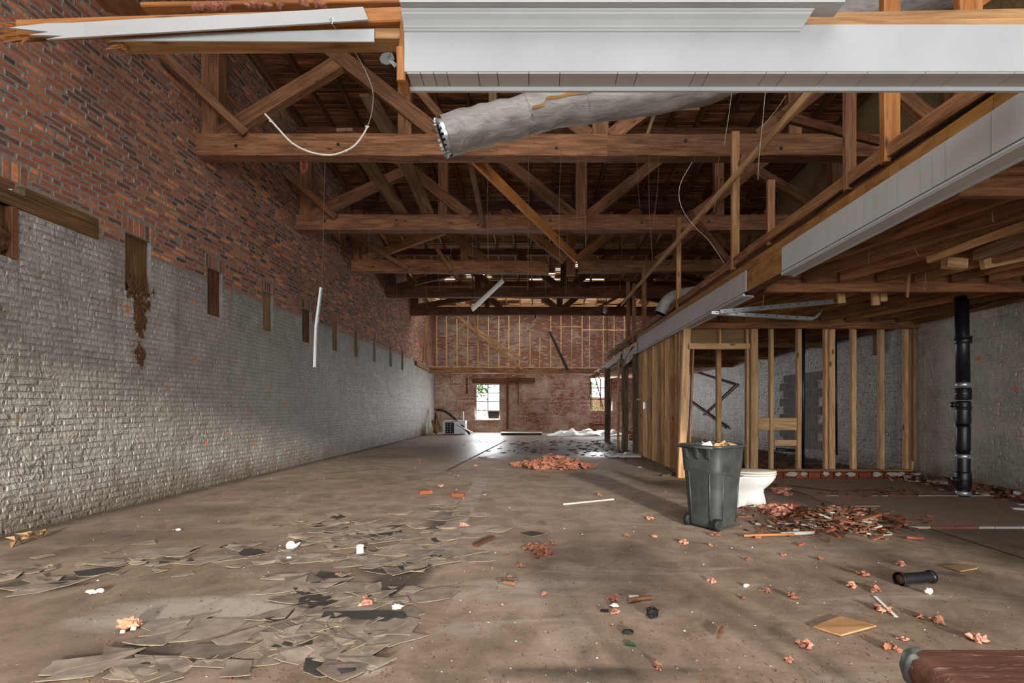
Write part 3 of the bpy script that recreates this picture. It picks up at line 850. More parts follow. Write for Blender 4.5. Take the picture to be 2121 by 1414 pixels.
# odd blocks and offcuts nailed under it
tag(board('wood_block', P(1956,544,4.7), P(1998,547,4.7), .08, .10, M_STUD), 'pale wooden block hanging under the joists with bent nails', 'block')
tag(board('nailed_batten', P(1922,538,4.6), P(2150,455,3.9), .05, .07, M_OLDSTUD), 'light batten nailed under the right-hand joists above the hanging block', 'batten')
tag(board('nailed_board', P(2026,528,4.6), P(2160,478,4.0), .10, .10, M_GREYW), 'grey board end nailed under the right-hand joists', 'board')
tag(board('nailed_batten', P(2034,548,4.9), P(2160,522,4.9), .05, .10, M_STUD), 'yellow batten nailed flat near the right wall under the joists', 'batten')
for i, (px, py0, py1, d) in enumerate([(1741,600,628,6.0), (1812,600,632,6.0), (1828,598,624,6.0)]):
    tag(board('stub_block', P(px,py0,d), P(px+2,py1,d), .085, .045, M_STUD, None, 0, 0, i), ['first pale stub block hanging below the middle girder, from the left', 'middle pale stub block hanging below the middle girder', 'last pale stub block hanging below the middle girder, from the left'][i], 'block')
def channel(name, a, b, w, mt, lab, cat, roll=0):
    L = (b - a).length; m = MB()
    m.box((0, 0, 0), (L, w, .004)); m.box((0, w/2, -.012), (L, .004, .026)); m.box((0, -w/2, -.012), (L, .004, .026))
    n = int(L / .12)
    for k in range(n): m.box((-L/2 + .06 + k * .12, 0, .004), (.03, .008, .002), None, 1)
    return tag(obj(name, m.me(name, [mt, M_BLACK]), None, frame(a, b, roll)), lab, cat)
channel('ceiling_grid_bar', P(1492,645,5.95), P(1752,621,6.1), .05, M_METAL, 'upper grey steel grid bar hanging under the joists', 'metal bar', math.radians(70))
c = channel('ceiling_grid_bar', P(1474,647,6.0), P(1684,659,5.9), .04, M_METAL, 'lower grey steel grid bar with a bent end hanging under the joists', 'metal bar', math.radians(70))
mb = MB(); a = P(1684,659,5.9); mb.tube([a, P(1690,656,5.9), P(1698,648,5.9)], .016, 5); mb.build('bent_end', M_METAL, c)
c = channel('steel_channel', P(667,596,7.15), P(656,680,7.15), .07, M_WMETAL, 'bent white steel channel hanging upright before the painted left wall', 'metal channel', math.radians(80))
mb = MB(); mb.tube([P(667,598,7.15), Vector((P(667,598,7.15).x + .02, 7.2, 4.92))], .002, 4); mb.build('hanging_wire', M_WIRE, c)
a = P(656,680,7.15); b = P(653,760,7.2); m = MB(); m.box((0,0,0), ((b-a).length, .055, .004)); m.box((0,.0275,-.012), ((b-a).length, .004, .026)); m.box((0,-.0275,-.012), ((b-a).length, .004, .026))
obj('lower_length', m.me('lower_length', M_WMETAL), c, frame(a, b, math.radians(80)))
c = channel('steel_channel', P(1042,580,10.15), P(977,641,9.9), .09, M_WMETAL, 'white steel channel hanging aslant below the trusses mid-room', 'metal channel', math.radians(60))
mb = MB(); mb.tube([P(1041,582,10.15), Vector((P(1041,582,10.15).x, 10.15, 4.92))], .003, 4); mb.tube([P(985,634,9.95), Vector((P(985,634,9.95).x - .1, 10.15, 4.92))], .003, 4); mb.build('hanging_wire', M_WIRE, c)

# ------------------------------------------------------------------ stud walls
SY = 8.35
def px2x(px, d=SY): return (px - CX) * d / F
t = thing('stud_partition', 'new pine stud wall with a door opening facing the room, on the brick curb', 'stud wall', (px2x(1415), SY, 0))
board('stud', (px2x(1410), SY, .0), (px2x(1423), SY, 2.60), .12, .09, M_STUD, t, 0, .002, 1)
zb = .15
for i, (px, w, z0, z1, dy) in enumerate([(1561,.12,zb,2.58,0),(1549,.04,zb,2.58,.04),(1598,.06,zb,2.58,.02),(1655,.07,zb,2.58,.02),(1709,.045,zb,2.58,0),(1722,.10,zb,2.58,.01),(1768,.075,zb,2.58,.02),(1826,.075,zb,2.58,.02),(1877,.05,zb,2.58,.02),(1888,.06,zb,2.58,0)]):
    board('stud', (px2x(px), SY + dy, z0), (px2x(px), SY + dy, z1), w, .09, M_STUD, t, 0, .002, i)
board('top_plate', (px2x(1425), SY, 2.61), (XR - .02, SY, 2.61), .09, .05, M_STUD, t, 0, .002, 2)
board('bottom_plate', (px2x(1543), SY, .128), (XR - .02, SY, .128), .09, .04, M_OLDSTUD, t, 0, .002, 3)
board('door_header', (px2x(1425), SY - .02, 2.265), (px2x(1550), SY - .02, 2.265), .09, .10, M_STUD, t, 0, .002, 4)
board('cripple', (px2x(1490), SY, 2.31), (px2x(1490), SY, 2.585), .04, .09, M_STUD, t)
board('cripple', (px2x(1546), SY, 2.31), (px2x(1546), SY, 2.585), .04, .09, M_STUD, t)
board('header_board', (px2x(1432), SY + .06, 2.45), (px2x(1546), SY + .06, 2.45), .015, .28, M_CARD, t)
board('blocking', (px2x(1571), SY + .03, .925), (px2x(1652), SY + .03, .925), .04, .21, M_STUD, t, 0, 0, 2)
board('blocking', (px2x(1605), SY + .03, .60), (px2x(1652), SY + .03, .60), .04, .10, M_STUD, t, 0, 0, 3)
board('door_jamb', (px2x(1427), SY + .05, 0.02), (px2x(1437), SY + .05, 2.22), .03, .09, M_OLDSTUD, t)
tag(board('inner_stud', (px2x(1488, 9.6), 9.6, 0), (px2x(1488, 9.6), 9.6, 2.62), .09, .09, M_STUD, None, 0, .002), 'lone pine stud standing behind the framed door opening', 'stud')
tag(board('nailer', (XR - .05, SY - .12, .3), (XR - .05, SY - .12, 2.72), .05, .05, M_OLDSTUD), 'thin wooden nailer fixed upright on the right wall beside the stud wall', 'batten')
for i, (px, py0, py1, d, lab) in enumerate([(1812,655,735,9.2,'pale board hanging behind the second stud from the right'), (1612,650,678,8.6,'short block above the stud wall top plate')]):
    tag(board('hanging_board', P(px,py0,d), P(px,py1,d), .06, .04, M_OLDSTUD), lab, 'board')
t = thing('stud_partition', 'row of closely set yellow pine studs running to the rear beside the main aisle', 'stud wall', (FX, 8.6, 0))
rr = random.Random(3)
yy = 8.62; i = 0
while yy < 12.1:
    mt = [M_STUD, M_OLDSTUD, M_OLDSTUD, M_STUD][i % 4]
    board('stud', (FX + .05 + rr.uniform(-.012, .012), yy, .05), (FX + .05 + rr.uniform(-.012, .012), yy + rr.uniform(-.03, .03), 2.56), .09, .05, mt, t, 0, .003, i)
    yy += rr.uniform(.17, .30); i += 1
board('back_board', (FX + .105, 8.6, 1.3), (FX + .105, 11.2, 1.3), .012, 2.5, M_OLDSTUD, t, 0, 0, 1)
board('bottom_plate', (FX + .05, 8.5, .025), (FX + .05, 12.2, .025), .10, .05, M_POST, t, 0, .004, 1)
board('stud', (FX + .02, 8.58, .0), (FX + .04, 8.58, 2.56), .06, .12, M_OLDSTUD, t, 0, .002, 7)
tag(board('outlet_box', (FX - .02, 11.2, 1.18), (FX - .02, 11.2, 1.34), .05, .10, M_METAL), 'grey metal switch box on a stud beside the aisle', 'switch box')
tag(board('stud_cap', (FX - .02, 12.05, 1.42), (FX + .10, 12.05, 1.42), .10, .035, M_CHIPW), 'small white shelf scrap on the end stud of the row', 'scrap')
tag(board('stud_cap', (FX - .02, 11.15, 2.18), (FX + .10, 11.15, 2.18), .10, .035, M_CHIPW), 'small white block high on a stud of the row', 'scrap')
for i, (yy, x, w, h, z1, mt, lab) in enumerate([(12.5, 2.60, .17, .12, 2.6, M_POST, 'rough grey post just beyond the end of the stud row'),
        (14.0, 2.58, .17, .17, 2.62, M_POST, 'weathered square post second from the stud row'),
        (13.95, 2.38, .05, .12, 2.62, M_OLDSTUD, 'light board standing against the second weathered post'),
        (17.6, 2.60, .19, .19, 2.66, M_POST, 'farthest weathered post, in front of the right rear window')]):
    tag(board('support_post', (x, yy, 0), (x, yy, z1), w, h, mt, None, 0, .012, i), lab, 'post')
# brick curb under the stud wall
cb = tag(thing('brick_curb', 'low red brick curb with patches of white plaster under the stud wall', 'curb', (px2x(1500, 8.2), 8.3, 0)), None)
x = px2x(1545, 8.2); rr = random.Random(17)
CURB = []
for k in range(6):
    c = lin([(150,76,56),(138,66,50),(160,88,64),(142,72,54),(128,64,50),(154,82,60)][k])
    v, f = brick_geo(-.103, .103, -.054, .054, .05, rr, .005, .004)
    me = mesh('brick', [(a, -n, b) for a, b, n in v], f, M_BRICK); color_attr(me, [c] * 5); CURB.append(me)
while x < XR - .1:
    obj('brick', CURB[rr.randrange(6)], cb, Matrix.Translation((x + .11, 8.29, .054)))
    if rr.random() < .85:
        mb = MB(); clod(0, 0, 0, rr.uniform(.05, .10), .008, .036, rr, mb, 2, .4)
        mb.build('plaster_patch', M_CHIPW, cb, Matrix.Translation((x + .11 + rr.uniform(-.05, .05), 8.238, .075)))
    x += .216
mb = MB(); mb.box((0, 0, 0), (XR - px2x(1545, 8.2), .11, .104)); mb.build('mortar_core', M_MORTAR, cb, Matrix.Translation(((XR + px2x(1545, 8.2))/2, 8.35, .053)))

# rear stud wall and its beam
BY = 22.5
t = thing('rear_stud_wall', 'upper stud framing standing on the cross beam in front of the rear brick wall', 'stud wall', (0, BY, 2.84))
board('cross_beam', (XL, BY, 2.97), (1.0, BY, 2.93), .16, .27, M_TRUSS, t, 0, .008, 1)
board('cross_beam', (1.0, BY, 2.93), (XR, BY, 2.90), .16, .25, M_TRUSS, t, 0, .008, 2)
board('plate', (XL + .1, BY, 3.12), (1.2, BY, 3.07), .10, .04, M_STUD, t)
board('plate', (1.2, BY, 3.07), (XR - .1, BY, 3.05), .10, .04, M_STUD, t)
for i, px in enumerate([904.5,924.7,946.5,968,990,1011.7,1033,1054,1076,1098,1117,1140.6,1162,1184,1206,1221,1249.6,1271.7,1293,1315,1337,1360,1382,1404]):
    z1 = roofz(BY) - .15
    if px == 1098: z1 = 4.75
    if px == 1117: z1 = 4.5
    x = (px - CX) * BY / F
    board('stud', (x, BY, 3.09), (x + (.04 if px in (1117, 968) else 0), BY, z1), .042, .09, M_STUD, t, 0, .003, i % 5)
board('blocking', P(1158,676,BY), P(1206,677,BY), .09, .05, M_STUD, t)
board('blocking', P(1206,683,BY), P(1300,684,BY), .09, .05, M_STUD, t)
board('top_plate', (XL + .1, BY, roofz(BY) - .17), (XR - .1, BY, roofz(BY) - .17), .10, .05, M_STUD, t)
tag(board('wall_ledger', (XL + .05, 19.9, 3.05), (XL + .05, 22.3, 2.98), .12, .16, M_TRUSS, None, 0, .01), 'short rough ledger on the left wall meeting the cross beam', 'ledger')
tag(board('leaning_board', P(944,652,22.43), P(1082,764,22.40), .04, .14, M_OLDSTUD), 'lower of two pale boards leaning across the rear studs', 'board')
tag(board('leaning_board', P(985,680,22.43), P(1080,742,22.43), .04, .10, M_OLDSTUD), 'upper of two pale boards leaning across the rear studs', 'board')
tag(board('leaning_board', P(975,640,22.36), P(1003,748,22.42), .03, .09, M_TRUSS), 'thin brown board leaning steeply on the rear studs at left', 'board')
tag(board('black_plank', P(1138,686,22.42), P(1175,764,22.38), .05, .12, M_BLACK), 'black plank leaning across the rear studs', 'plank')
tag(board('leaning_pole', P(885,650,21.1), P(876,752,20.9), .05, .07, M_OLDSTUD), 'pale pole leaning in the far left corner above the ledger', 'pole')
tag(board('leaning_pole', P(884,652,21.6), P(882,752,21.5), .05, .07, M_OLDSTUD), 'upright pale pole in the far left corner above the ledger', 'pole')
# ------------------------------------------------------------------ white box beam across the front
BX0, BX1, BYF = -.545, 3.6, 2.0
t = thing('box_beam', 'wide white painted box beam crossing the room close overhead', 'beam', (BX0, BYF, 2.575))
def xbox(name, x0, x1, y0, y1, z0, z1, mat, parent, bev=.002, seed=0):
    return board(name, (x0, (y0+y1)/2, (z0+z1)/2), (x1, (y0+y1)/2, (z0+z1)/2), y1 - y0, z1 - z0, mat, parent, 0, 0, seed, bev)
xbox('face_board', BX0, BX1, BYF, BYF + .018, 2.594, 2.79, M_WHITE, t)
def profile_x(name, prof, x0, x1, mat, parent):           # a moulding: (y,z) outline drawn along x
    m = MB(); m.loft([[Vector((x0, y, z)) for y, z in prof], [Vector((x1, y, z)) for y, z in prof]])
    return m.build(name, mat, parent)
crown = [(2.0,2.756),(1.994,2.758),(1.993,2.764),(1.988,2.768),(1.987,2.776),(1.976,2.790),(1.962,2.802),(1.960,2.808),(1.955,2.812),(1.955,2.82),(2.0,2.82)]
m = MB(); m.loft([[Vector((BX0, y, z)) for y, z in crown], [Vector((1.10 + (2.82 - z) * -.6 + .03, y, z)) for y, z in crown]]); m.build('crown_moulding', M_WHITE, t)
m = MB(); m.box(((BX0 + 1.235)/2, 1.965, 2.829), (1.235 - BX0, .075, .016)); m.build('ceiling_trim', M_SOFF, t)
board('core_joist', (BX0 - .02, 2.045, 2.76), (1.1, 2.045, 2.79), .045, .18, M_YEL, t, 0, .003, 1)
board('core_joist', (1.05, 2.045, 2.775), (BX1, 2.045, 2.80), .045, .10, M_OLDSTUD, t, 0, .004, 2)
x = BX0 + .01; rr = random.Random(2)
while x < BX1:
    w = min(rr.choice([.055, .08, .13, .17, .24]), BX1 - x)
    if w < .02: break
    m = MB(); m.box((x + w/2, 2.045, 2.590), (w - .003, .085, .006)); m.build('soffit_panel', M_SOFF, t)
    x += w
xbox('edge_bead', BX0, BX1, 2.084, 2.104, 2.572, 2.592, M_WHITE, t, .006)
xbox('core', BX0 + .01, BX1, 2.03, 2.085, 2.597, 2.70, M_OLDSTUD, t, .002, 4)
board('end_block', (BX0 - .018, 2.05, 2.56), (BX0 - .018, 2.05, 2.70), .034, .10, M_YEL, t, 0, .002)
board('end_block', (BX0 - .012, 2.05, 2.70), (BX0 - .012, 2.05, 2.80), .024, .09, M_YEL, t, 0, .003, 2)
# the torn-off ceiling boards continuing to the left of it
def splinters(mb, p, dirx, n, spread, rr, L=.14):
    for k in range(n):
        o = Vector((0, rr.uniform(-.012, .012), rr.uniform(-spread, spread)))
        q = p + o; e = q + Vector((dirx * rr.uniform(.3, 1) * L, rr.uniform(-.02, .02), rr.uniform(-.035, .03)))
        mb.tube([q, (q + e)/2 + Vector((0, 0, rr.uniform(-.006, .006))), e], [.010, .007, .0015], 4)
rr = random.Random(6)
t = thing('broken_board', 'upper broken ceiling board, grey paint, splintered yellow end, left of the white beam', 'board', P(400, 48, 2.02))
a, b = P(45, 64, 2.03), P(842, 36, 2.05)
board('board', a, b, .05, .062, M_YEL, t, 0, .003, 3)
q = [P(*k) for k in ((18,57,2.0),(95,48,2.0),(150,47,2.0),(300,38,2.0),(520,28,2.0),(752,14,2.0),(762,40,2.0),(700,45,2.0),(420,62,2.0),(240,72,2.0),(95,81,2.0),(130,74,2.0),(60,72,2.0),(100,66,2.0))]
n = len(q); m = MB(); m.add(q + [v + Vector((0, .008, 0)) for v in q], [tuple(range(n)), tuple(range(2*n-1, n-1, -1))] + [(k, k+n, (k+1) % n + n, (k+1) % n) for k in range(n)]); m.build('paint_face', M_SOFF, t)
mb = MB(); splinters(mb, P(60,64,2.03), -1, 22, .026, rr, .14); mb.build('splinter', M_YEL, t)
t = thing('broken_board', 'lower broken ceiling board, white paint, frayed end, left of the white beam', 'board', P(500, 84, 2.08))
board('board', P(235,88,2.09), P(838,83,2.09), .09, .046, M_OLDSTUD, t, 0, .003, 4)
m = MB(); f0, f1, f2, f3 = P(225,84,2.035), P(775,86,2.035), P(775,60,2.035), P(420,68,2.035)
m.add([f0, f1, f2, f3] + [q + Vector((0, .006, 0)) for q in (f0, f1, f2, f3)], [(0,1,2,3),(7,6,5,4),(0,4,5,1),(1,5,6,2),(2,6,7,3),(3,7,4,0)])
m.build('paint_face', M_WHITE, t)
mb = MB(); splinters(mb, P(262,92,2.08), -1, 20, .018, rr, .12); mb.build('splinter', M_OLDSTUD, t)
t2 = tag(board('header_joist', P(300,17,2.2), P(1160,2,2.2), .05, .022, M_YEL), 'orange timber edge running along the top above the broken boards', 'joist')
tag(board('loose_board', P(205,-40,4.6), P(268,34,5.3), .42, .03, M_PLY), 'pale wide board leaning on the brick wall at the top left', 'board')
tag(board('upright_post', P(342,-60,5.6), P(342,24,5.6), .1, .08, M_DARK), 'dark upright end behind the broken boards at the top left', 'post')
tag(board('rear_joist', P(1640,52,2.5), P(2200,40,2.5), .05, .09, M_OLDSTUD), 'plain timber joist behind the right end of the white beam', 'joist')
tag(board('upright_post', P(2005,-40,3.0), P(2005,30,3.0), .14, .06, M_YEL), 'orange board upright behind the right end of the white beam', 'post')
tag(board('sloping_brace', P(2080,-30,3.2), P(1990,30,3.2), .05, .08, M_YEL), 'orange sloping brace above the right end of the white beam', 'brace')
mb = MB(); rr = random.Random(9)
for k in range(26):
    px = rr.choice([rr.uniform(400, 700), rr.uniform(420, 470)])
    p = P(px, 14 - (px - 400) * .012 + rr.uniform(-3, 3), 2.15); clod(p.x, p.y, p.z, .02, .02, .016, rr, mb, 1, .5)
tag(mb.build('insulation_scraps', M_PINKD), 'dusty insulation scraps lying along the top of the broken boards', 'insulation', None, 'stuff')

# ------------------------------------------------------------------ insulated duct
t = thing('flexible_duct', 'silver jacketed round duct hanging open-ended before the first truss', 'duct', P(1180, 225, 4.5))
path = spline([P(924,284,4.45), P(1000,262,4.5), P(1090,240,4.5), P(1170,220,4.52), P(1300,206,4.55), P(1430,184,4.6), P(1560,140,4.7), P(1720,60,4.8), P(1860,8,4.85), P(2010,-30,4.85)], 10)
def duct(mb, path, r, n=28, wr=.012, seed=0):
    rings = []; nrm = Vector((0, 0, 1))
    for i, p in enumerate(path):
        tt = (path[min(i+1, len(path)-1)] - path[max(i-1, 0)]).normalized()
        nrm = (nrm - tt * nrm.dot(tt)).normalized(); bn = tt.cross(nrm)
        ring = []
        for k in range(n):
            a = 2 * math.pi * k / n
            dv = nrm * math.cos(a) + bn * math.sin(a)
            w = mnoise.noise(Vector((i * .33 + seed, math.cos(a) * 1.6, math.sin(a) * 1.6))) * wr
            sag = -.012 if math.cos(a) < -.6 else 0
            ring.append(p + dv * (r + w + sag))
        rings.append(ring)
    mb.loft(rings, 0, False)
    return rings
mb = MB(); rg = duct(mb, path, .175, 28, .024); mb.build('jacket', M_FOIL, t, None, True)
dirv = (path[1] - path[0]).normalized()
mb = MB(); duct(mb, [path[0] - dirv * .035, path[0], path[4]], .158, 28, 0); mb.build('inner_sleeve', M_METAL, t, None, True)
mb = MB(); duct(mb, [path[0] - dirv * .03, path[8]], .150, 28, 0); mb.build('inner_wall', M_BLACK, t, None, True)
# crimped teeth of the sleeve
mb = MB(); zz = Vector((0, 0, 1)); zz = (zz - dirv * zz.dot(dirv)).normalized(); bb_ = dirv.cross(zz)
for k in range(22):
    a = 2 * math.pi * k / 22; dv = zz * math.cos(a) + bb_ * math.sin(a)
    mb.box(path[0] - dirv * .045 + dv * .158, (.022, .022, .022), Matrix.Rotation(a, 4, dirv).to_3x3().to_4x4())
mb.build('sleeve_teeth', M_METAL, t)
for idx in (20, 33):
    mb = MB(); duct(mb, [path[idx] - dirv*.004, path[idx] + dirv*.004], .186, 28, 0); mb.build('strap', M_WIRE, t)
tape = [];
mb = MB()
for i in range(21, 48):
    ring = rg[i]; c = sum(ring, Vector()) / len(ring)
    q = min(range(28), key=lambda k: -((ring[k] - c).normalized().dot(Vector((0, -.9, -.25 + .022 * (i - 21))).normalized())))
    tape.append((ring[q] + (ring[q] - c).normalized() * .009))
for p, q in zip(tape[:-1], tape[1:]):
    u = Vector((0, -.3, .95)) * .013
    mb.add([p - u, q - u, q + u, p + u], [(0, 1, 2, 3)])
mb.build('seam_tape', M_PANELBACK, t)
mb = MB(); pp = spline([P(1368,650,9.4), P(1380,628,9.4), P(1400,614,9.45), P(1440,606,9.6)], 6); duct(mb, pp, .13, 20, .01, 5)
t = thing('duct_elbow', 'short silver duct end lying on the far part of the fascia', 'duct', pp[0]); mb.build('jacket', M_FOIL, t, None, True)
mb = MB(); duct(mb, [pp[0], pp[4]], .115, 20, 0); mb.build('inner_wall', M_BLACK, t, None, True)

# ------------------------------------------------------------------ hanging wires and cables
def wire(pts, r=.0025, mat=M_WIRE, lab='thin steel wire hanging from the trusses', grp='thin wires hanging from the trusses', name='hanging_wire', n=4):
    mb = MB(); mb.tube(spline(pts, 4), r, n)
    return tag(mb.build(name, mat), lab, 'wire', grp)
rr = random.Random(77)
for (x0, y0, x1, y1, d) in [(763,450,764,600,9.8),(801,480,797,560,12.9),(840,470,866,585,12.9),(880,480,884,640,13.0),(908,475,910,600,9.9),(933,450,935,590,9.9),(1012,335,1014,590,7.0),(1042,500,1042,620,12.9),(1095,335,1093,600,7.0),(1135,470,1130,610,10),(1163,335,1160,560,7.0),(1176,470,1172,620,10),
     (1200,335,1195,470,7.0),(1215,335,1213,510,7.0),(1318,335,1325,430,7.0),(1345,335,1352,540,7.0),(1365,335,1352,470,7.0),(1440,205,1437,335,5.0),(1455,200,1452,300,5.0),(1300,560,1298,640,13),(1255,500,1252,620,12.9),(1068,560,1060,640,13),(980,500,976,600,10),(855,510,862,600,13),(700,470,702,530,9.9),(818,560,822,620,13),(1290,470,1284,600,10),(1030,560,1038,630,13)]:
    tr, y0 = (('first', 302) if d < 8 else (('second', 462) if d < 11 else ('third', 550)))
    d = {'first': 7.085, 'second': 10.045, 'third': 13.045}[tr]
    a, b = P(x0, y0, d), P(x1, y1, d)
    mm = (a + b)/2 + Vector((rr.uniform(-.03, .03), rr.uniform(-.02, .02), 0))
    wire([a, mm, b], .0022 if d < 8 else .003, M_WIRE, 'thin steel wire hanging from the bottom chord of the %s truss' % tr, 'thin wires on the %s truss' % tr)
for (pts, lab) in [([(1516,190,4.4),(1508,250,4.4),(1500,300,4.4)], 'grey wire dangling left of the wide runner near the duct end'),
                   ([(1586,180,4.2),(1580,250,4.2),(1572,330,4.2),(1570,372,4.2)], 'straight wire hanging in front of the runner below the white beam'),
                   ([(1628,198,4.5),(1610,225,4.5),(1580,262,4.5)], 'pale yellow wire curling below the white beam')]:
    wire([P(*q) for q in pts], .003, M_WIRE, lab, None)
wire([P(*q) for q in [(1434,335,7.0),(1408,385,7.0),(1412,430,7.0),(1440,470,7.2),(1470,500,7.3),(1500,545,7.3)]], .004, M_WCABLE, 'long pale cable curving down behind the second upright', None, 'hanging_cable', 6)
wire([P(*q) for q in [(1490,325,6.6),(1486,350,6.6),(1489,380,6.6),(1478,440,6.6)]], .003, M_WIRE, 'crinkled wire hanging from the first truss chord by the tall upright', None)
t = thing('hanging_cable', 'white cable looping down from the broken boards to a frayed end', 'cable', P(685, 46, 1.98))
pts = [P(685,44,1.98), P(700,66,2.05), P(735,108,2.15), P(765,165,2.2), P(773,205,2.2), P(764,255,2.2), P(740,296,2.2), P(712,314,2.2), P(680,321,2.2), P(640,314,2.2), P(605,296,2.2), P(578,268,2.2), P(562,250,2.2), P(549,236,2.2)]
sp = spline(pts, 6); k = int(len(sp) * .40)
mb = MB(); mb.tube(sp[:k+1], .0022, 5); mb.build('bare_wire', M_WIRE, t, None, True)
mb = MB(); mb.tube(sp[k:], .0042, 6); mb.build('sheath', M_WCABLE, t, None, True)
mb = MB()
for q in (sp[k], sp[-7], sp[int(len(sp)*.52)]): clod(q.x, q.y, q.z, .011, .007, .005, rr, mb, 1, .6)
mb.build('frayed_wrap', M_WCABLE, t)
mb = MB(); mb.tube(spline([P(682,40,1.99), P(686,36,1.995), P(690,42,1.995), P(687,50,1.98)], 4), .002, 5); mb.build('hook', M_METAL, t)
t = thing('metal_box_cover', 'small grey steel plate hanging beside the left end of the white beam', 'plate', P(806, 122, 2.3))
mb = MB(); mb.lathe([(.0, -.003), (.036, -.003), (.036, .003), (0, .003)], 8, Matrix.Rotation(math.radians(80), 4, 'X'), 0, False); mb.build('plate', M_DMETAL, t, Matrix.Translation(P(802,122,2.3)))
mb = MB(); mb.tube([P(811,98,2.1), P(812,108,2.22), P(804,120,2.28)], .0025, 5); mb.build('hanger', M_METAL, t)
mb = MB()
for k in range(4): mb.tube([P(806 + k*2,126,2.28), P(818 + k*2,140 - k*2,2.27)], .002, 4)
mb.build('prongs', M_METAL, t)
t = thing('rusty_chain', 'rusty chain loop hanging below the first truss near the left wall', 'chain', P(628, 333, 7.0))
loop = spline([P(624,328,7.2), P(624,345,7.2), P(629,356,7.2), P(635,346,7.2), P(636,328,7.2)], 4)
for i in range(len(loop) - 1):
    a, b = loop[i], loop[i+1]; mb = MB(); c = (a + b)/2; dv = (b - a).normalized(); s = Vector((0, 1, 0)) if i % 2 else dv.cross(Vector((0, 1, 0))).normalized()
    ring = [c + dv * math.cos(k*math.pi/5) * .024 + s * math.sin(k*math.pi/5) * .011 for k in range(11)]
    mb.tube(ring, .004, 4); mb.build('link', M_REDDEB, t)
for (pts, lab) in [([(1945,426,4.2),(1948,448,4.2),(1944,460,4.2),(1930,466,4.2),(1942,470,4.2)], 'twisted grey wire hanging under the right joists, nearest the fascia'),
                   ([(2056,426,3.6),(2055,442,3.6),(2057,460,3.6)], 'twisted grey wire hanging under the right joists near the frame edge'),
                   ([(1878,498,4.6),(1886,512,4.6),(1896,518,4.6),(1902,530,4.6)], 'kinked grey wire slanting under the middle joist'),
                   ([(1773,500,5.0),(1772,520,5.0),(1773,532,5.0)], 'short grey wire beside the white panelling'),
                   ([(1801,478,4.8),(1800,520,4.8),(1799,548,4.8)], 'straight wire with a knot hanging between the joists'),
                   ([(1916,536,5.2),(1918,560,5.2),(1915,600,5.2)], 'grey wire hanging in front of the middle girder'),
                   ([(1582,610,5.8),(1580,635,5.8)], 'short wire holding the lower grid bar at left'),
                   ([(1704,640,5.8),(1697,652,5.8)], 'short wire holding the bent end of the grid bar')]:
    wire([P(*q) for q in pts], .004, M_WIRE, lab, None)
tag(board('hanging_strap', P(1887,536,5.3), P(1879,616,5.3), .03, .006, M_OLDSTUD), 'flat brown strap hanging over the middle girder', 'strap')
t = thing('bare_bulb', 'bare light bulb hanging from the rearmost truss', 'light bulb', P(1109, 655, 19.0))
mb = MB(); mb.tube([P(1109,648,19.3), P(1109,658,19.3)], .03, 8); mb.build('socket', M_BLACK, t)
mb = MB(); clod(*P(1109,662,19.3), .05, .05, .07, rr, mb, 2, 0); mb.build('bulb', M_PORC, t, None, True)
t = thing('drop_light', 'round grey lamp holder on a long cord near the far posts', 'lamp', P(1257, 643, 17.5))
mb = MB(); clod(*P(1254,643,17.5), .09, .09, .12, rr, mb, 2, 0); mb.build('globe', M_METAL, t, None, True)
mb = MB(); mb.tube([P(1257,648,17.5), P(1258,728,17.5)], .012, 5); mb.build('cord', M_BLACK, t)
mb = MB(); mb.tube([Vector((P(1257,600,17.5).x, 17.5, roofz(17.5) - .01)), P(1256,640,17.5)], .012, 5); mb.build('cord', M_BLACK, t)

# ------------------------------------------------------------------ wheeled bin
BM = Matrix.Translation((1.80, 4.93, 0)) @ Matrix.Rotation(math.radians(-54), 4, 'Z')
t = thing('wheeled_bin', 'large charcoal plastic wheeled bin with an open top, full of rubbish', 'bin', M=BM)
def rrect(hx, hy, z, r, n=5):
    out = []
    for cx_, cy_, a0 in ((hx-r, hy-r, 0), (-hx+r, hy-r, 90), (-hx+r, -hy+r, 180), (hx-r, -hy+r, 270)):
        for k in range(n + 1):
            a = math.radians(a0 + 90 * k / n); out.append(Vector((cx_ + r * math.cos(a), cy_ + r * math.sin(a), z)))
    return out
def bw(z): f = z / .84; return (.180 + .050 * f, .184 + .056 * f)
m = MB(); rings = []
for z in (.02, .05, .2, .4, .555, .575, .60, .70, .80):
    hx, hy = bw(z); e = .006 if z > .565 else 0
    rings.append(rrect(hx + e, hy + e, z, .085))
rings.append(rrect(.238, .244, .805, .09)); rings.append(rrect(.258, .264, .812, .10)); rings.append(rrect(.262, .268, .828, .10)); rings.append(rrect(.250, .256, .838, .10))
for z, k in ((.83, .018), (.6, .022), (.1, .03)):
    hx, hy = bw(z); rings.append(rrect(hx - k + .012, hy - k + .012, z, .08))
m.loft(rings); o = m.build('body', M_BIN, t, BM, True)
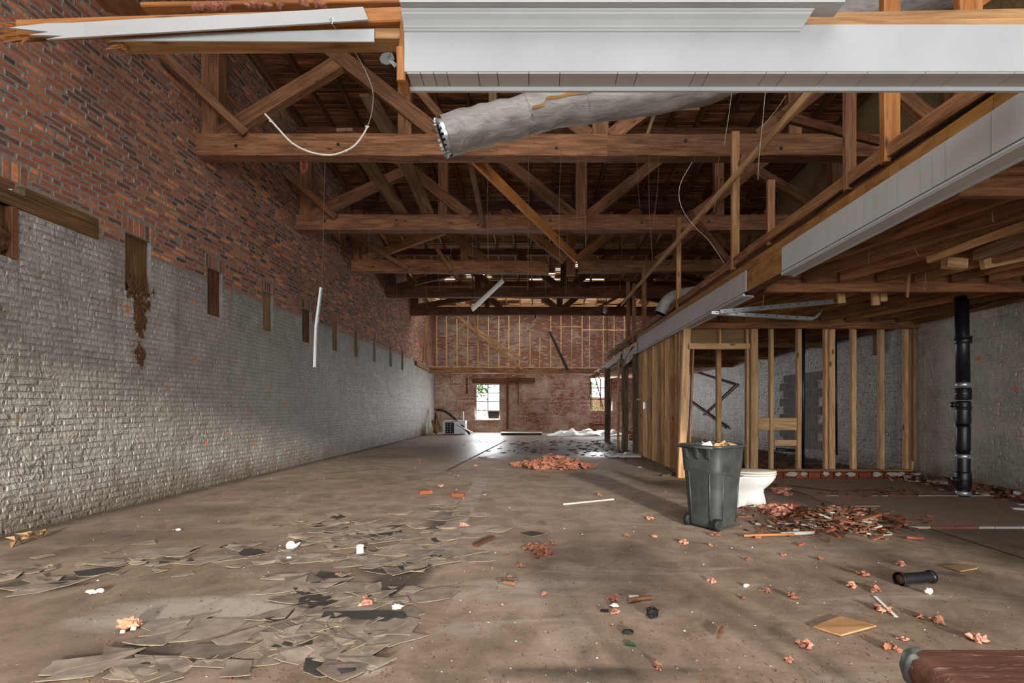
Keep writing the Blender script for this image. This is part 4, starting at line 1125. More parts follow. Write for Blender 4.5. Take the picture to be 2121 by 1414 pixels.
# moulded band dipping across the front, ribs, handle gussets
def on_face(side, u, z, off):        # side 0: -y face, 1: +x face
    hx, hy = bw(z)
    return Vector((u * hx, -hy - off, z)) if side == 0 else Vector((hx + off, u * hy, z))
for side, us in ((0, (-.56, .56)), (1, (-.60, .60))):
    for u in us:
        mb = MB(); mb.tube([on_face(side, u, z, .001) for z in (.06, .3, .56)], .006, 6); mb.build('rib', M_BIN, t, BM, True)
mb = MB(); mb.tube(spline([on_face(0, -.55, .600, .003), on_face(0, 0, .592, .003), on_face(0, .55, .58, .003)], 5), .007, 6); mb.build('band', M_BIN, t, BM, True)
mb = MB(); mb.tube(spline([on_face(1, -.58, .568, .003), on_face(1, 0, .54, .003), on_face(1, .5, .50, .003), on_face(1, .62, .50, .003)], 5), .007, 6); mb.build('band', M_BIN, t, BM, True)
for u in (-.56, 0, .56):
    mb = MB(); p = [on_face(0, u, .80, .0), on_face(0, u, .80, .06), on_face(0, u, .77, .034), on_face(0, u, .71, .024), on_face(0, u, .69, .004)]
    w = Vector((.012, 0, 0)); n = len(p)
    mb.add([q - w for q in p] + [q + w for q in p], [tuple(range(n)), tuple(range(2*n-1, n-1, -1))] + [(k, k+n, (k+1) % n + n, (k+1) % n) for k in range(n)])
    mb.build('handle_gusset', M_BIN, t, BM)
mb = MB(); mb.tube([(-.2, -.285, .815), (.2, -.285, .815)], .013, 8); mb.build('handle', M_BIN, t, BM, True)
for sx in (-1, 1):
    RM = BM @ Matrix.Translation((sx * .168, -.165, .062)) @ Matrix.Rotation(math.pi/2, 4, 'Y')
    mb = MB(); mb.lathe([(0, -.022), (.05, -.022), (.062, -.016), (.062, .016), (.05, .022), (0, .022)], 22, None, 0, False); w = mb.build('wheel', M_BLACK, t, RM)
    mb = MB()
    for s2 in (-1, 1):
        mb.lathe([(.046, s2*.0225), (.044, s2*.027), (.036, s2*.027), (.034, s2*.0225)], 18, None, 0, False)
        for k in range(5):
            a = k * 2 * math.pi / 5; mb.box((.024*math.cos(a), .024*math.sin(a), s2*.024), (.028, .010, .006), Matrix.Rotation(a, 4, 'Z'))
        mb.lathe([(0, s2*.031), (.012, s2*.030), (.013, s2*.022)], 10, None, 0, False)
    mb.build('hub', M_BIN, w, RM)
mb = MB(); mb.tube([(-.16, -.165, .062), (.16, -.165, .062)], .010, 8); mb.build('axle', M_BLACK, t, BM)
mb = MB(); mb.box((0, .02, .012), (.29, .28, .024)); mb.build('base', M_BIN, t, BM)
rr = random.Random(4)
for i, (dx, dy, c) in enumerate([(.02, .08, M_OLDSTUD), (-.05, -.02, M_PAPER), (.12, .12, M_CARD), (-.1, .1, M_DEBRIS)]):
    mb = MB(); q = BM @ Vector((dx, dy, .80)); clod(q.x, q.y, q.z, .07, .06, .05, rr, mb, 2, .6)
    tag(mb.build('rubbish', c), ['yellowish scrap heaped at the top of the bin', 'white scrap of paper in the mouth of the bin', 'torn brown card sticking out at the back of the bin', 'dark lump of rubbish inside the bin'][i], 'rubbish')
mb = MB(); mb.box((0, 0, .74), (.36, .36, .02)); o = mb.build('rubbish_fill', M_DEBRIS, t, BM); o['kind'] = 'stuff'

# ------------------------------------------------------------------ toilet
TX, TY = 2.61, 5.93
t = thing('toilet', 'white porcelain toilet with a cream seat standing in profile behind the bin', 'toilet', (TX, TY, 0))
def egg(xb, xf, ry, z, n=28, sq=1.0):
    out = []; xc = xb + (xf - xb) * .45
    for k in range(n):
        a = 2 * math.pi * k / n; c, s = math.cos(a), math.sin(a)
        rx = (xf - xc) if c > 0 else (xc - xb)
        out.append(Vector((xc + rx * math.copysign(abs(c)**sq, c), TY + ry * math.copysign(abs(s)**sq, s), z)))
    return out
m = MB(); m.loft([egg(TX-.30, TX+.235, .115, 0), egg(TX-.30, TX+.235, .115, .018), egg(TX-.285, TX+.215, .098, .03), egg(TX-.28, TX+.205, .092, .09), egg(TX-.28, TX+.185, .092, .17), egg(TX-.28, TX+.19, .105, .21), egg(TX-.28, TX+.25, .14, .26), egg(TX-.28, TX+.30, .165, .31), egg(TX-.28, TX+.325, .178, .355), egg(TX-.28, TX+.33, .182, .372), egg(TX-.28, TX+.322, .176, .38)])
m.build('bowl', M_PORC, t, None, True)
m = MB(); m.loft([[v for v in rrect(.10, .10, 0, .04)], [v for v in rrect(.095, .105, .2, .04)], [v for v in rrect(.12, .17, .37, .04)]]); m.build('rear_pedestal', M_PORC, t, Matrix.Translation((TX - .24, TY, .01)), True)
for s in (-1, 1):
    m = MB(); m.loft([[Vector((TX + .02 + .13*math.cos(a), TY + s*(.085 + .03*math.sin(a)), z)) for a in [k*math.pi/5 for k in range(10)]] for z, in ((.02,),)] + [[Vector((TX + .07 + .07*math.cos(a), TY + s*(.085 + .018*math.sin(a)), .14)) for a in [k*math.pi/5 for k in range(10)]], [Vector((TX + .10 + .03*math.cos(a), TY + s*(.085 + .01*math.sin(a)), .20)) for a in [k*math.pi/5 for k in range(10)]]])
    m.build('foot_flare', M_PORC, t, None, True)
    m = MB(); m.lathe([(0, .022), (.012, .02), (.016, .008), (.016, 0)], 10, None, 0, False); m.build('bolt_cap', M_PORC, t, Matrix.Translation((TX + .02, TY + s * .118, .015)))
m = MB(); m.loft([egg(TX-.20, TX+.33, .185, .386), egg(TX-.205, TX+.338, .19, .392), egg(TX-.205, TX+.338, .19, .402), egg(TX-.20, TX+.33, .185, .408)]); m.build('seat', M_SEAT, t, None, True)
m = MB(); m.loft([egg(TX-.215, TX+.33, .185, .415), egg(TX-.22, TX+.338, .19, .421), egg(TX-.22, TX+.335, .19, .432), egg(TX-.20, TX+.31, .17, .438)]); m.build('lid', M_SEAT, t, None, True)
m = MB(); m.box((TX - .215, TY - .075, .408), (.03, .05, .04)); m.box((TX - .215, TY + .075, .408), (.03, .05, .04)); m.build('hinge', M_SEAT, t)
m = MB(); m.loft([rrect(.085, .20, 0, .03), rrect(.095, .225, .27, .03)]); m.build('tank', M_PORC, t, Matrix.Translation((TX - .345, TY, .375)), True)
m = MB(); m.loft([rrect(.10, .235, 0, .03), rrect(.105, .24, .01, .03), rrect(.105, .24, .025, .03), rrect(.095, .23, .034, .03)]); m.build('tank_lid', M_PORC, t, Matrix.Translation((TX - .345, TY, .645)), True)
m = MB(); m.box((TX - .27, TY, .362), (.18, .30, .036)); m.build('deck', M_PORC, t)

# ------------------------------------------------------------------ black soil stack
SX, SYY = 5.77, 6.52
t = thing('soil_stack', 'black plastic drain stack with steel clamp bands rising before the right wall', 'drain pipe', (SX, SYY, 0))
T0 = Matrix.Translation((SX, SYY, 0))
def ring(name, z0, z1, r, mat, n=24):
    m = MB(); h = z1 - z0; m.lathe([(r*.9, z0), (r, z0 + h*.08), (r, z1 - h*.08), (r*.9, z1)], n); return m.build(name, mat, t, T0, True)
pz = lambda py: 1.2 + (CY - py) * SYY / F
lean = -.05
ring('lower_pipe', 0.0, pz(935), .078, M_PIPE); ring('lower_pipe', pz(935), pz(880), .080, M_PIPE)
m = MB(); m.tube([(0, 0, pz(800)), (-.02, 0, 2.70)], .076, 24); m.build('upper_pipe', M_PIPE, t, T0, True)
ring('hub', pz(712), pz(700), .092, M_PIPE); ring('hub', pz(700), pz(697), .098, M_PIPE)
ring('cleanout_fitting', pz(880), pz(830), .083, M_PIPE); ring('cleanout_fitting', pz(848), pz(842), .09, M_PIPE)
ring('ribbed_sleeve', pz(828), pz(803), .088, M_PIPE)
for py in (824, 818, 812, 806): ring('sleeve_rib', pz(py + 1.2), pz(py - 1.2), .091, M_PIPE)
for py in (796, 944, 1020): 
    ring('clamp_band', pz(py + 5), pz(py - 4), .083, M_METAL)
    m = MB(); m.box((0, -.09, pz(py)), (.035, .02, .018)); m.build('clamp_screw', M_METAL, t, T0)
ring('sleeve', pz(1012), pz(976), .088, M_PIPE); ring('sleeve', pz(995), pz(991), .092, M_PIPE)
for py, L in ((838, .17), (992, .15)):
    z = pz(py); m = MB(); m.tube([(-.06, -.03, z - .02), (-L, -.05, z)], .030, 14); m.tube([(-L + .01, -.05, z), (-L - .03, -.05, z)], .036, 14); m.build('side_branch', M_PIPE, t, T0, True)
mb = MB(); mb.tube([P(1665,640,8.9), P(1663,985,8.9) + Vector((0, 0, 0))], .025, 10)
tag(mb.build('vent_pipe', M_PIPE, None, None, True), 'thin black pipe rising behind the stud wall blocking', 'pipe')
mb = MB(); mb.tube([P(1731,688,9.6), P(1733,942,9.6)], .02, 8); tag(mb.build('vent_pipe', M_PIPE, None, None, True), 'short thin black pipe behind the wide double stud', 'pipe')
mb = MB(); mb.tube([P(1606,930,8.46), P(1650,933,8.46)], .025, 8); tag(mb.build('waste_pipe', M_PIPE, None, None, True), 'level black pipe behind the lower stud blocking', 'pipe')
mb = MB(); mb.tube([(XR - .05, 20.6, 3.0 - .15), (XR - .06, 15.6, 1.95)], .03, 6); mb.tube([(XR - .06, 15.6, 1.95), (XR - .05, 18.6, .95)], .03, 6)
tag(mb.build('bent_rail', M_DARK), 'dark bent rail fixed on the right wall, seen in the door opening', 'rail')
tag(board('leaning_stick', (XR - .06, 20.2, 1.5), (XR - .08, 16.3, .55), .05, .09, M_DARK), 'dark stick leaning on the right wall, seen in the door opening', 'stick')

# ------------------------------------------------------------------ desk corner
t = thing('desk', 'scuffed brown desk corner with a metal edge cap at lower right', 'desk', (1.2, .55, 0))
m = MB(); prof = [(.0, -.028), (-.012, -.026), (-.022, -.016), (-.026, 0), (-.022, .016), (-.012, .026), (0, .028)]
x0, x1, y0, y1 = .698, 1.75, .15, .895
m.loft([rrect((x1-x0)/2, (y1-y0)/2, -.028, .03), rrect((x1-x0)/2 + .016, (y1-y0)/2 + .016, -.022, .04), rrect((x1-x0)/2 + .024, (y1-y0)/2 + .024, 0, .045), rrect((x1-x0)/2 + .016, (y1-y0)/2 + .016, .022, .04), rrect((x1-x0)/2, (y1-y0)/2, .028, .03)])
m.build('top', M_DESK, t, Matrix.Translation(((x0+x1)/2, (y0+y1)/2, .722)), True)
m = MB()
rings = []
for k in range(7):
    a = math.radians(90 + 90 * k / 6)
    c = Vector((x0 + .02, y1 - .02, .722)); dv = Vector((math.cos(a), math.sin(a), 0))
    rings.append([c + dv * (.030 + .018 * math.cos(b)) + Vector((0, 0, .032 * math.sin(b))) for b in [k2 * math.pi / 4 for k2 in range(8)]])
m.loft(rings); m.build('corner_cap', M_DMETAL, t, None, True)
for sx, sy in ((x0 + .06, y0 + .05), (x0 + .06, y1 - .06), (x1 - .06, y0 + .05), (x1 - .06, y1 - .06)):
    board('leg', (sx, sy, 0), (sx, sy, .695), .05, .05, M_DESK, t)
xbox('apron', x0 + .06, x1 - .06, y1 - .075, y1 - .05, .60, .695, M_DESK, t); xbox('apron', x0 + .06, x1 - .06, y0 + .05, y0 + .075, .60, .695, M_DESK, t)

# ------------------------------------------------------------------ rear windows, lintels and strips on the rear wall
def window(name, x0, x1, z0, z1, cols, rows, mat, special=()):
    w = thing(name, {'window_1': 'left rear window with white sash bars', 'window_2': 'right rear window with dark broken sash'}[name], None, ((x0+x1)/2, YB + .2, z0), None, 'structure')
    y = YB + .16
    board('frame', (x0 + .03, y, z0), (x0 + .03, y, z1), .06, .06, mat, w); board('frame', (x1 - .03, y, z0), (x1 - .03, y, z1), .06, .06, mat, w)
    xbox('frame', x0, x1, y - .03, y + .03, z0, z0 + .06, mat, w); xbox('frame', x0, x1, y - .03, y + .03, z1 - .06, z1, mat, w)
    for c in range(1, cols):
        x = x0 + (x1 - x0) * c / cols; board('glazing_bar', (x, y, z0), (x, y, z1), .05, .04, mat, w)
    for r in range(1, rows):
        z = z0 + (z1 - z0) * r / rows; xbox('glazing_bar', x0, x1, y - .02, y + .02, z - .025, z + .025, mat, w)
    for c in range(cols):
        for r in range(rows):
            xa = x0 + (x1 - x0) * c / cols + .02; xb = x0 + (x1 - x0) * (c + 1) / cols - .02
            za = z0 + (z1 - z0) * r / rows + .02; zb_ = z0 + (z1 - z0) * (r + 1) / rows - .02
            if (c, r) in special: xbox('board_pane', xa, xb, y, y + .012, za, zb_, M_TILED, w)
            elif name == 'window_1' or (c + r) % 2: xbox('pane', xa, xb, y, y + .004, za, zb_, M_GLASS, w, .0005)
    xbox('sill', x0 - .03, x1 + .03, YB - .03, YB + .25, z0 - .03, z0 + .005, M_CHIPW, w)
window('window_1', *(-3.02, -1.78, .62, 2.42), 2, 4, M_CHIPW, {(1, 0)})
window('window_2', *(2.69, 3.78, 1.08, 2.78), 2, 3, M_DARK)
for i, (nm, a, b, w, h, mt, lab, cat) in enumerate([
  ('timber_lintel', P(978,788,23.93), P(1050,788,23.93), .10, .24, M_DARK, 'dark timber lintel over the left rear window', 'lintel'),
  ('timber_lintel', P(1052,787,23.93), P(1108,787,23.93), .10, .22, M_DARK, 'dark timber lintel end right of the upright strip on the rear wall', 'lintel'),
  ('wall_timber', P(1051,781,23.9), P(1051,888,23.9), .11, .08, M_DARK, 'tall dark timber upright fixed to the rear wall beside the left window', 'timber'),
  ('wall_strip', P(1073,781,23.93), P(1073,837,23.93), .05, .05, M_DARK, 'narrow dark strip hanging on the rear wall', 'strip'),
  ('wall_strip', P(967,780,23.93), P(967,815,23.93), .07, .05, M_DARK, 'short dark strip left of the left rear window', 'strip'),
  ('wall_shelf', P(1222,878,23.9), P(1262,880,23.9), .2, .10, M_DARK, 'dark broken ledge below the right rear window', 'ledge')]):
    tag(board(nm, a, b, w, h, mt, None, 0, .006, i), lab, cat)
# things by the rear wall
t = thing('old_appliance', 'old grey metal appliance with a dark control panel by the left rear corner', 'appliance', P(932, 900, 22.2))
gx, gy = -4.25, 22.0
xbox('body', gx, gx + 1.02, gy, gy + .6, .02, .60, M_METAL, t, .01); xbox('dark_panel', gx + .12, gx + .52, gy - .012, gy + .01, .05, .55, M_BLACK, t)
xbox('rim', gx - .01, gx + 1.03, gy - .01, gy + .61, .60, .625, M_CHIPW, t)
xbox('back_leg', gx + .92, gx + .96, gy, gy + .04, .6, 1.05, M_WMETAL, t)
for k in range(8):
    m = MB(); m.lathe([(0, 0), (.022, .002), (.022, .012), (0, .014)], 10, Matrix.Rotation(math.pi/2, 4, 'X')); m.build('knob', M_METAL, t, Matrix.Translation((gx + .22 + (k % 2) * .14, gy - .012, .14 + (k // 2) * .11)))
mb = MB(); mb.tube(spline([(-4.75, 22.6, .05), (-4.7, 22.7, .95), (-4.62, 22.7, 1.12), (-4.2, 22.6, 1.02), (-3.75, 22.3, .72), (-3.2, 21.9, .25), (-2.98, 21.8, .03)], 6), .055, 8)
tag(mb.build('black_hose', M_BLACK, None, None, True), 'thick black hose arching over the old appliance', 'hose')
tag(board('leaning_board', P(900,845,22.5), P(912,888,22.0), .03, .10, M_TRUSS), 'brown board leaning in the left rear corner', 'board')
tag(board('leaning_board', P(895,870,21.8), P(905,898,21.4), .03, .2, M_YEL), 'orange board scrap low in the left rear corner', 'board')
tag(board('metal_tube', P(944,878,22.0), P(979,896,21.5), .05, .05, M_WMETAL), 'pale tube leaning from the old appliance to the floor', 'tube')
t = thing('flat_panel_stack', 'long flat dark panel lying on the floor below the left rear window', 'panel', G(1080, 902)); c = G(1082, 901)
xbox('slab', c.x - .95, c.x + .85, c.y, c.y + .8, .01, .09, M_DARK, t, .006); xbox('top_sheet', c.x - .98, c.x + .88, c.y - .02, c.y + .82, .09, .115, M_METAL, t, .004)
def sheet(name, cx, cy, lx, ly, h, mat, lab, seed, cat='sheet'):
    n1, n2 = 34, 14; vs, fs = [], []
    for j in range(n2 + 1):
        for i in range(n1 + 1):
            u, v = i / n1, j / n2; x = cx + (u - .5) * lx; y = cy + (v - .5) * ly
            nz = mnoise.noise(Vector((x * 2.2 + seed, y * 3.1, seed))); n2z = mnoise.noise(Vector((x * 6 + seed, y * 6, 3)))
            e = min(u, 1-u, v, 1-v) * 6
            vs.append((x + nz * .12, y + n2z * .12, .012 + max(0, (nz + .35) * .75 + n2z * .35) * h * min(1, e)))
    for j in range(n2):
        for i in range(n1):
            a = j * (n1 + 1) + i; fs.append((a, a+1, a+n1+2, a+n1+1))
    o = obj(name, mesh(name, vs, fs, mat, True)); md = o.modifiers.new('thick', 'SOLIDIFY'); md.thickness = .004
    return tag(o, lab, cat)
c = G(1215, 902); sheet('plastic_sheet', c.x, c.y + .3, 3.4, 1.6, .34, M_TARP, 'crumpled white plastic sheet lying along the rear wall', 3)
c = G(1288, 944); sheet('plastic_sheet', c.x, c.y, .9, .9, .16, M_TARP, 'small crumpled grey-white sheet beside the stud row', 9)
mb = MB(); rr = random.Random(51)
for k in range(60):
    p = G(rr.uniform(1312, 1340), rr.uniform(901, 912)); clod(p.x, p.y, rr.uniform(.02, .35), .18, .15, .10, rr, mb, 1, .5)
tag(mb.build('rubble_heap', M_REDDEB), 'reddish rubble heap at the foot of the right rear wall', 'rubble', None, 'stuff')
mb = MB()
for k in range(150):
    p = G(rr.choice([rr.gauss(1110, 70), rr.gauss(1230, 40)]), rr.choice([rr.gauss(934, 7), rr.gauss(917, 4)])); s = rr.uniform(.03, .11)
    mb.box((p.x, p.y, .012), (s * rr.uniform(.6, 2.5), s * .7, .012), Matrix.Rotation(rr.uniform(0, 3), 4, 'Z') @ Matrix.Rotation(rr.uniform(-.2, .2), 4, 'X'))
tag(mb.build('wet_debris', M_SOIL), 'dark wet litter scattered over the far damp floor', 'debris', None, 'stuff')

# ------------------------------------------------------------------ outside the rear windows
m = MB(); m.box((0, 40, -.25), (70, 31, .1)); tag(m.build('ground', M_LEAF), 'green ground outside the rear windows', None, None, 'structure')
g2 = wall_slab('wall_outside', 3.2, 12, -.2, 1.9, [], .3, lambda a, b, n: (a, 31 - n, b), False, [M_MORTAR]); g2['label'] = 'brick wall of the neighbouring yard outside the right rear window'
ob = courses(3.2, 12, -.2, 1.9, [], 41); lay(g2, ob, lambda a, b, n: (a, 31 - n, b), False, M_BRICK, 'brick', 'far_brick', lambda b: 0, .008, 42)
def leaves(mb, c, r, n, s, rr):
    for k in range(n):
        p = Vector(c) + Vector((rr.gauss(0, r[0]), rr.gauss(0, r[1]), rr.gauss(0, r[2])))
        q = Euler((rr.uniform(-.9, .9), rr.uniform(-.9, .9), rr.uniform(0, 6.3))).to_matrix()
        L = s * rr.uniform(.7, 1.3); w = L * .42
        mb.add([p + q @ Vector(v) for v in ((0,0,0),(w*.5,L*.4,.02),(0,L,-.02),(-w*.5,L*.4,.02))], [(0,1,2),(0,2,3)])
rr = random.Random(14)
t = thing('garden_tree', 'leafy tree outside showing at the left side of the left rear window', 'tree', (-4.6, 26.6, -.2))
mb = MB(); mb.tube(spline([(-4.6, 26.6, -.2), (-4.5, 26.5, 1.2), (-4.2, 26.3, 2.4), (-3.9, 26.2, 3.4)], 5), [.10]*16, 8); mb.build('trunk', M_BARK, t)
mb = MB(); mb.tube(spline([(-4.3, 26.4, 2.0), (-3.6, 26.0, 2.3), (-2.9, 25.8, 2.2)], 5), .025, 6); mb.build('branch', M_BARK, t)
mb = MB(); leaves(mb, (-3.0, 25.9, 2.15), (.32, .25, .30), 150, .24, rr); leaves(mb, (-3.9, 26.3, 3.3), (.7, .6, .5), 260, .26, rr); leaves(mb, (-2.7, 27.4, .9), (.5, .5, .3), 120, .16, rr)
o = mb.build('foliage', M_LEAF, t); o['kind'] = 'stuff'
t = thing('climbing_vine', 'leafy vine growing outside the right rear window', 'vine', (2.9, 26.0, -.2))
mb = MB(); mb.tube(spline([(2.9, 26, -.2), (3.0, 25.9, 1.2), (2.95, 25.9, 2.6)], 5), .03, 6); mb.tube(spline([(3.9, 26, -.2), (3.6, 25.9, 1.2), (3.2, 25.9, 2.8)], 5), .03, 6); mb.build('stem', M_BARK, t)
mb = MB(); leaves(mb, (2.95, 25.9, 2.3), (.18, .2, .5), 130, .17, rr); leaves(mb, (3.3, 26.2, 1.0), (.5, .3, .3), 200, .15, rr); leaves(mb, (3.4, 26.2, 2.6), (.4, .3, .3), 40, .16, rr)
o = mb.build('foliage', M_LEAF, t); o['kind'] = 'stuff'
# ------------------------------------------------------------------ litter on the floor
rr = random.Random(90)
def shard_mesh(r, rr, name, curl=0.0, el=1.6):
    n = rr.choice([4, 4, 5, 3, 6]); a0 = rr.uniform(0, 6.3)
    pts = [(math.cos(a0 + 2*math.pi*k/n + rr.uniform(-.3, .3)) * r * rr.uniform(.65, 1.1) * el, math.sin(a0 + 2*math.pi*k/n + rr.uniform(-.3, .3)) * r * rr.uniform(.6, 1.1)) for k in range(n)]
    # a finer outline so that the edges look torn, not cut
    out = []
    for k in range(n):
        p, q = pts[k], pts[(k+1) % n]
        for s in range(3):
            f = s / 3; j = r * .05 if s else 0
            out.append((p[0]*(1-f) + q[0]*f + rr.uniform(-j, j), p[1]*(1-f) + q[1]*f + rr.uniform(-j, j)))
    N = len(out); h = .0032
    zf = lambda x, y: curl * (x / (r * el)) ** 2
    v = [(x, y, zf(x, y)) for x, y in out] + [(x, y, zf(x, y) + h) for x, y in out]
    f = [tuple(range(N-1, -1, -1)), tuple(range(N, 2*N))] + [(k, (k+1) % N, (k+1) % N + N, k + N) for k in range(N)]
    me = mesh(name, v, f, [M_TILE, M_TILEE, M_TILED]); me.polygons.foreach_set('material_index', [2, 0 if rr.random() < .93 else 2] + [1] * N)
    return me
SH = {s: [shard_mesh(s, rr, 'tile_shard', rr.choice([0, 0, .01, .018])) for _ in range(14)] for s in (.05, .09, .15)}
CL = [(640,1270,55,45,26),(700,1215,70,26,22),(760,1130,90,30,34),(830,1110,110,18,30),(560,1330,50,22,16),(740,1300,50,30,18),(680,1350,60,20,12),(900,1150,70,16,18),(300,1170,110,16,12),(430,1150,120,16,12),(80,1205,60,14,7),(560,1150,90,20,12),(230,1380,80,16,8),(940,1060,60,12,10),(820,1240,60,20,10),(360,1300,60,14,8),(700,1080,90,10,14),(480,1375,80,16,6)]
n_sh = 0
for cx, cy, sx, sy, n in CL:
    for k in range(n):
        px, py = rr.gauss(cx, sx * .8), rr.gauss(cy, sy * .8)
        if py < 1040 or py > 1450: continue
        p = G(px, py)
        if p.x < XL + .3: continue
        s = rr.choice([.05, .05, .09, .09, .15]); rot = Euler((rr.uniform(-.02, .05), rr.uniform(-.03, .03), rr.gauss(0, .5)))
        obj('tile_shard', rr.choice(SH[s]), floor, Matrix.Translation((p.x, p.y, .002 + rr.uniform(0, .004))) @ rot.to_matrix().to_4x4()); n_sh += 1
print('shards', n_sh)
# larger loose pieces: things of their own
for i, (px, py, r, ang, curl, lab) in enumerate([
    (590,1312,.16,.55,.0,'dark long tile piece with a cream edge lying in the near tile litter'),
    (715,1335,.12,-1.0,.01,'small leaf-shaped tile piece on the near floor'),
    (750,1285,.22,.1,.0,'large grey tile slab with a lifted edge on the near floor'),
    (95,1218,.15,.3,.04,'curled dark tile piece near the left wall'),
    (345,1145,.2,.2,.02,'dark triangular tile piece on the left floor'),
    (1050,1205,.05,.3,.0,'tiny dark tile chip alone on the open floor')]):
    me = shard_mesh(r, rr, 'tile_piece', curl, 1.8)
    tag(obj('tile_piece', me, None, Matrix.Translation(G(px, py) + Vector((0, 0, .008))) @ Matrix.Rotation(ang, 4, 'Z') @ Matrix.Rotation(.06, 4, 'X')), lab, 'tile piece')
# fibreglass tufts
def fluff(mb, x, y, s, rr, n=9, h=.8):
    for k in range(n):
        a = rr.uniform(0, 6.3); r = s * rr.random() ** .7; z = rr.random() * s * h * (1 - r / s * .6)
        q = s * rr.uniform(.16, .42)
        clod(x + math.cos(a) * r, y + math.sin(a) * r, z + q * .35, q * rr.uniform(.7, 1.5), q * rr.uniform(.6, 1.2), q * rr.uniform(.4, .9), rr, mb, 1, .9)
def tuft_mesh(rr, s, mat, name='insulation_tuft'):
    mb = MB(); fluff(mb, 0, 0, s, rr, rr.randrange(9, 15))
    return mb.me(name, mat)
TU = [tuft_mesh(rr, .042, M_PINK if k % 2 else M_PINKD) for k in range(8)]
NAMED = [(1790,1194,'pink fibreglass tuft left of the loose black pipe, farther of two'),(1762,1214,'elongated pink fibreglass tuft left of the loose black pipe, nearer of two'),(1812,1224,'small pink tuft just above the thin white streaked strip'),
 (1830,1265,'pink tuft beside the lower end of the thin white strip'),(1938,1290,'reddish pink tuft between the desk and the loose black pipe'),(2025,1326,'pink tuft right behind the desk top at the frame edge'),(1850,1345,'reddish pink tuft just left of the desk corner'),(1665,1340,'pink tuft below the plywood diamond, to its left'),
 (1640,1240,'small pink tuft above the plywood diamond'),(1418,1125,'pink tuft on the floor just left of the bin foot'),(1482,1110,'pink tuft directly in front of the bin wheel'),(912,1008,'bright pink tuft nearest the red brick fragments'),(1243,1028,'pink tuft beyond the long white stick'),(960,1090,'pink tuft alone between the tile litter and the white stick'),
 (1265,1242,'pink tuft beside the thin brown splinter'),(758,1255,'pink tuft lying among the near tile slabs'),(1640,1048,'pink tuft beside the toilet front'),(1865,1170,'pink tuft beyond the loose black pipe'),(870,955,'farthest pink tuft left of the insulation heap'),(1345,1075,'pink tuft in the shade left of the bin')]
for i, (px, py, lab) in enumerate(NAMED):
    tag(obj('insulation_tuft', TU[i % 8], None, Matrix.Translation(G(px, py)) @ Matrix.Rotation(rr.uniform(0, 6.3), 4, 'Z')), lab, 'insulation', 'pink fibreglass tufts')
spots = [(1540,1240),(1475,1205),(1550,1160),(1622,1150),(1700,1160),(1870,1325),(1585,1225),(1635,1370),(932,982),(950,986),(945,1015),(1003,1025),(1300,1112),(1355,1112),(1378,1020),(1388,1045),(1080,1175),(1128,1232),(1360,1382),(1275,1270),(1320,1030),(985,965),(700,1190),(760,1240),(1055,1195),(1470,1130),(1905,1280)]
for i, (px, py) in enumerate(spots):
    M = Matrix.Translation(G(px, py)) @ Matrix.Rotation(rr.uniform(0, 6.3), 4, 'Z') @ Matrix.Scale(rr.uniform(.4, .8), 4)
    tag(obj('insulation_crumb', TU[i % 8], None, M), 'tiny crumb of pink fibreglass on the open concrete floor', 'insulation', 'pink fibreglass crumbs')
mb = MB()
for k in range(110):
    u = rr.gauss(0, .36)
    p = G(1148 + u * 105, 967 + rr.gauss(0, 3)); s = rr.uniform(.10, .2) * (1 - min(.6, abs(u) * .5))
    fluff(mb, p.x, p.y + rr.uniform(-.1, .25), s, rr, 10, 1.2 * max(.3, 1 - u*u))
tag(mb.build('insulation_heap', M_PINKD), 'heap of torn pink fibreglass across the middle of the floor', 'insulation', None, 'stuff')
mb = MB()
for k in range(22):
    p = G(1122 + rr.gauss(0, 12), 1140 + rr.gauss(0, 7)); fluff(mb, p.x, p.y, .05, rr, 6)
tag(mb.build('insulation_clump', M_PINKD), 'loose clump of pinkish fibreglass in the centre of the near floor', 'insulation', None, 'stuff')
mb = MB()
for k in range(24):
    p = G(1608 + rr.gauss(0, 12), 1065 + rr.gauss(0, 7)); fluff(mb, p.x, p.y, .08, rr, 6)
for k in range(14):
    p = G(1622 + rr.gauss(0, 9), 1022 + rr.gauss(0, 3)); fluff(mb, p.x, p.y, .08, rr, 6)
tag(mb.build('insulation_clump', M_PINK), 'pink fibreglass clumps scattered in front of the toilet', 'insulation', None, 'stuff')
# splintered heap right of the toilet
def bits(cx, cy, sx, sy, n, mats, zmax, lens, seed):
    rr = random.Random(seed); m = MB()
    for k in range(n):
        px, py = rr.gauss(cx, sx), rr.gauss(cy, sy)
        if py < 900: continue
        p = G(px, py); L = rr.uniform(*lens); e = max(0, 1 - ((px-cx)/(2*sx))**2 - ((py-cy)/(2*sy))**2)
        M = Matrix.Rotation(rr.uniform(0, 6.3), 4, 'Z') @ Matrix.Rotation(rr.uniform(-.35, .35) * (zmax > .04), 4, 'Y')
        m.box((p.x, p.y, .012 + rr.random() * zmax * e), (L, L * rr.uniform(.12, .4), rr.uniform(.004, .02)), M, rr.randrange(len(mats)))
    return m, mats
m, ms = bits(1735, 1084, 72, 13, 900, [M_DEBRIS, M_REDDEB, M_DARK, M_DEBRIS, M_SOIL, M_GREYW, M_PINKD, M_REDDEB, M_DARK, M_CHIPW], .15, (.02, .14), 3)
tag(m.build('splinter_heap', ms), 'heap of splintered wood, plaster and brick chips on the right floor', 'debris', None, 'stuff')
m, ms = bits(1600, 1060, 45, 10, 120, [M_DEBRIS, M_REDDEB, M_PINKD], .05, (.03, .10), 4)
tag(m.build('debris_spill', ms), 'brick chips and dust spilling beside the toilet foot', 'debris', None, 'stuff')
m = MB(); rq = random.Random(5); ms = [M_DEBRIS, M_REDDEB, M_CHIPW, M_DARK]
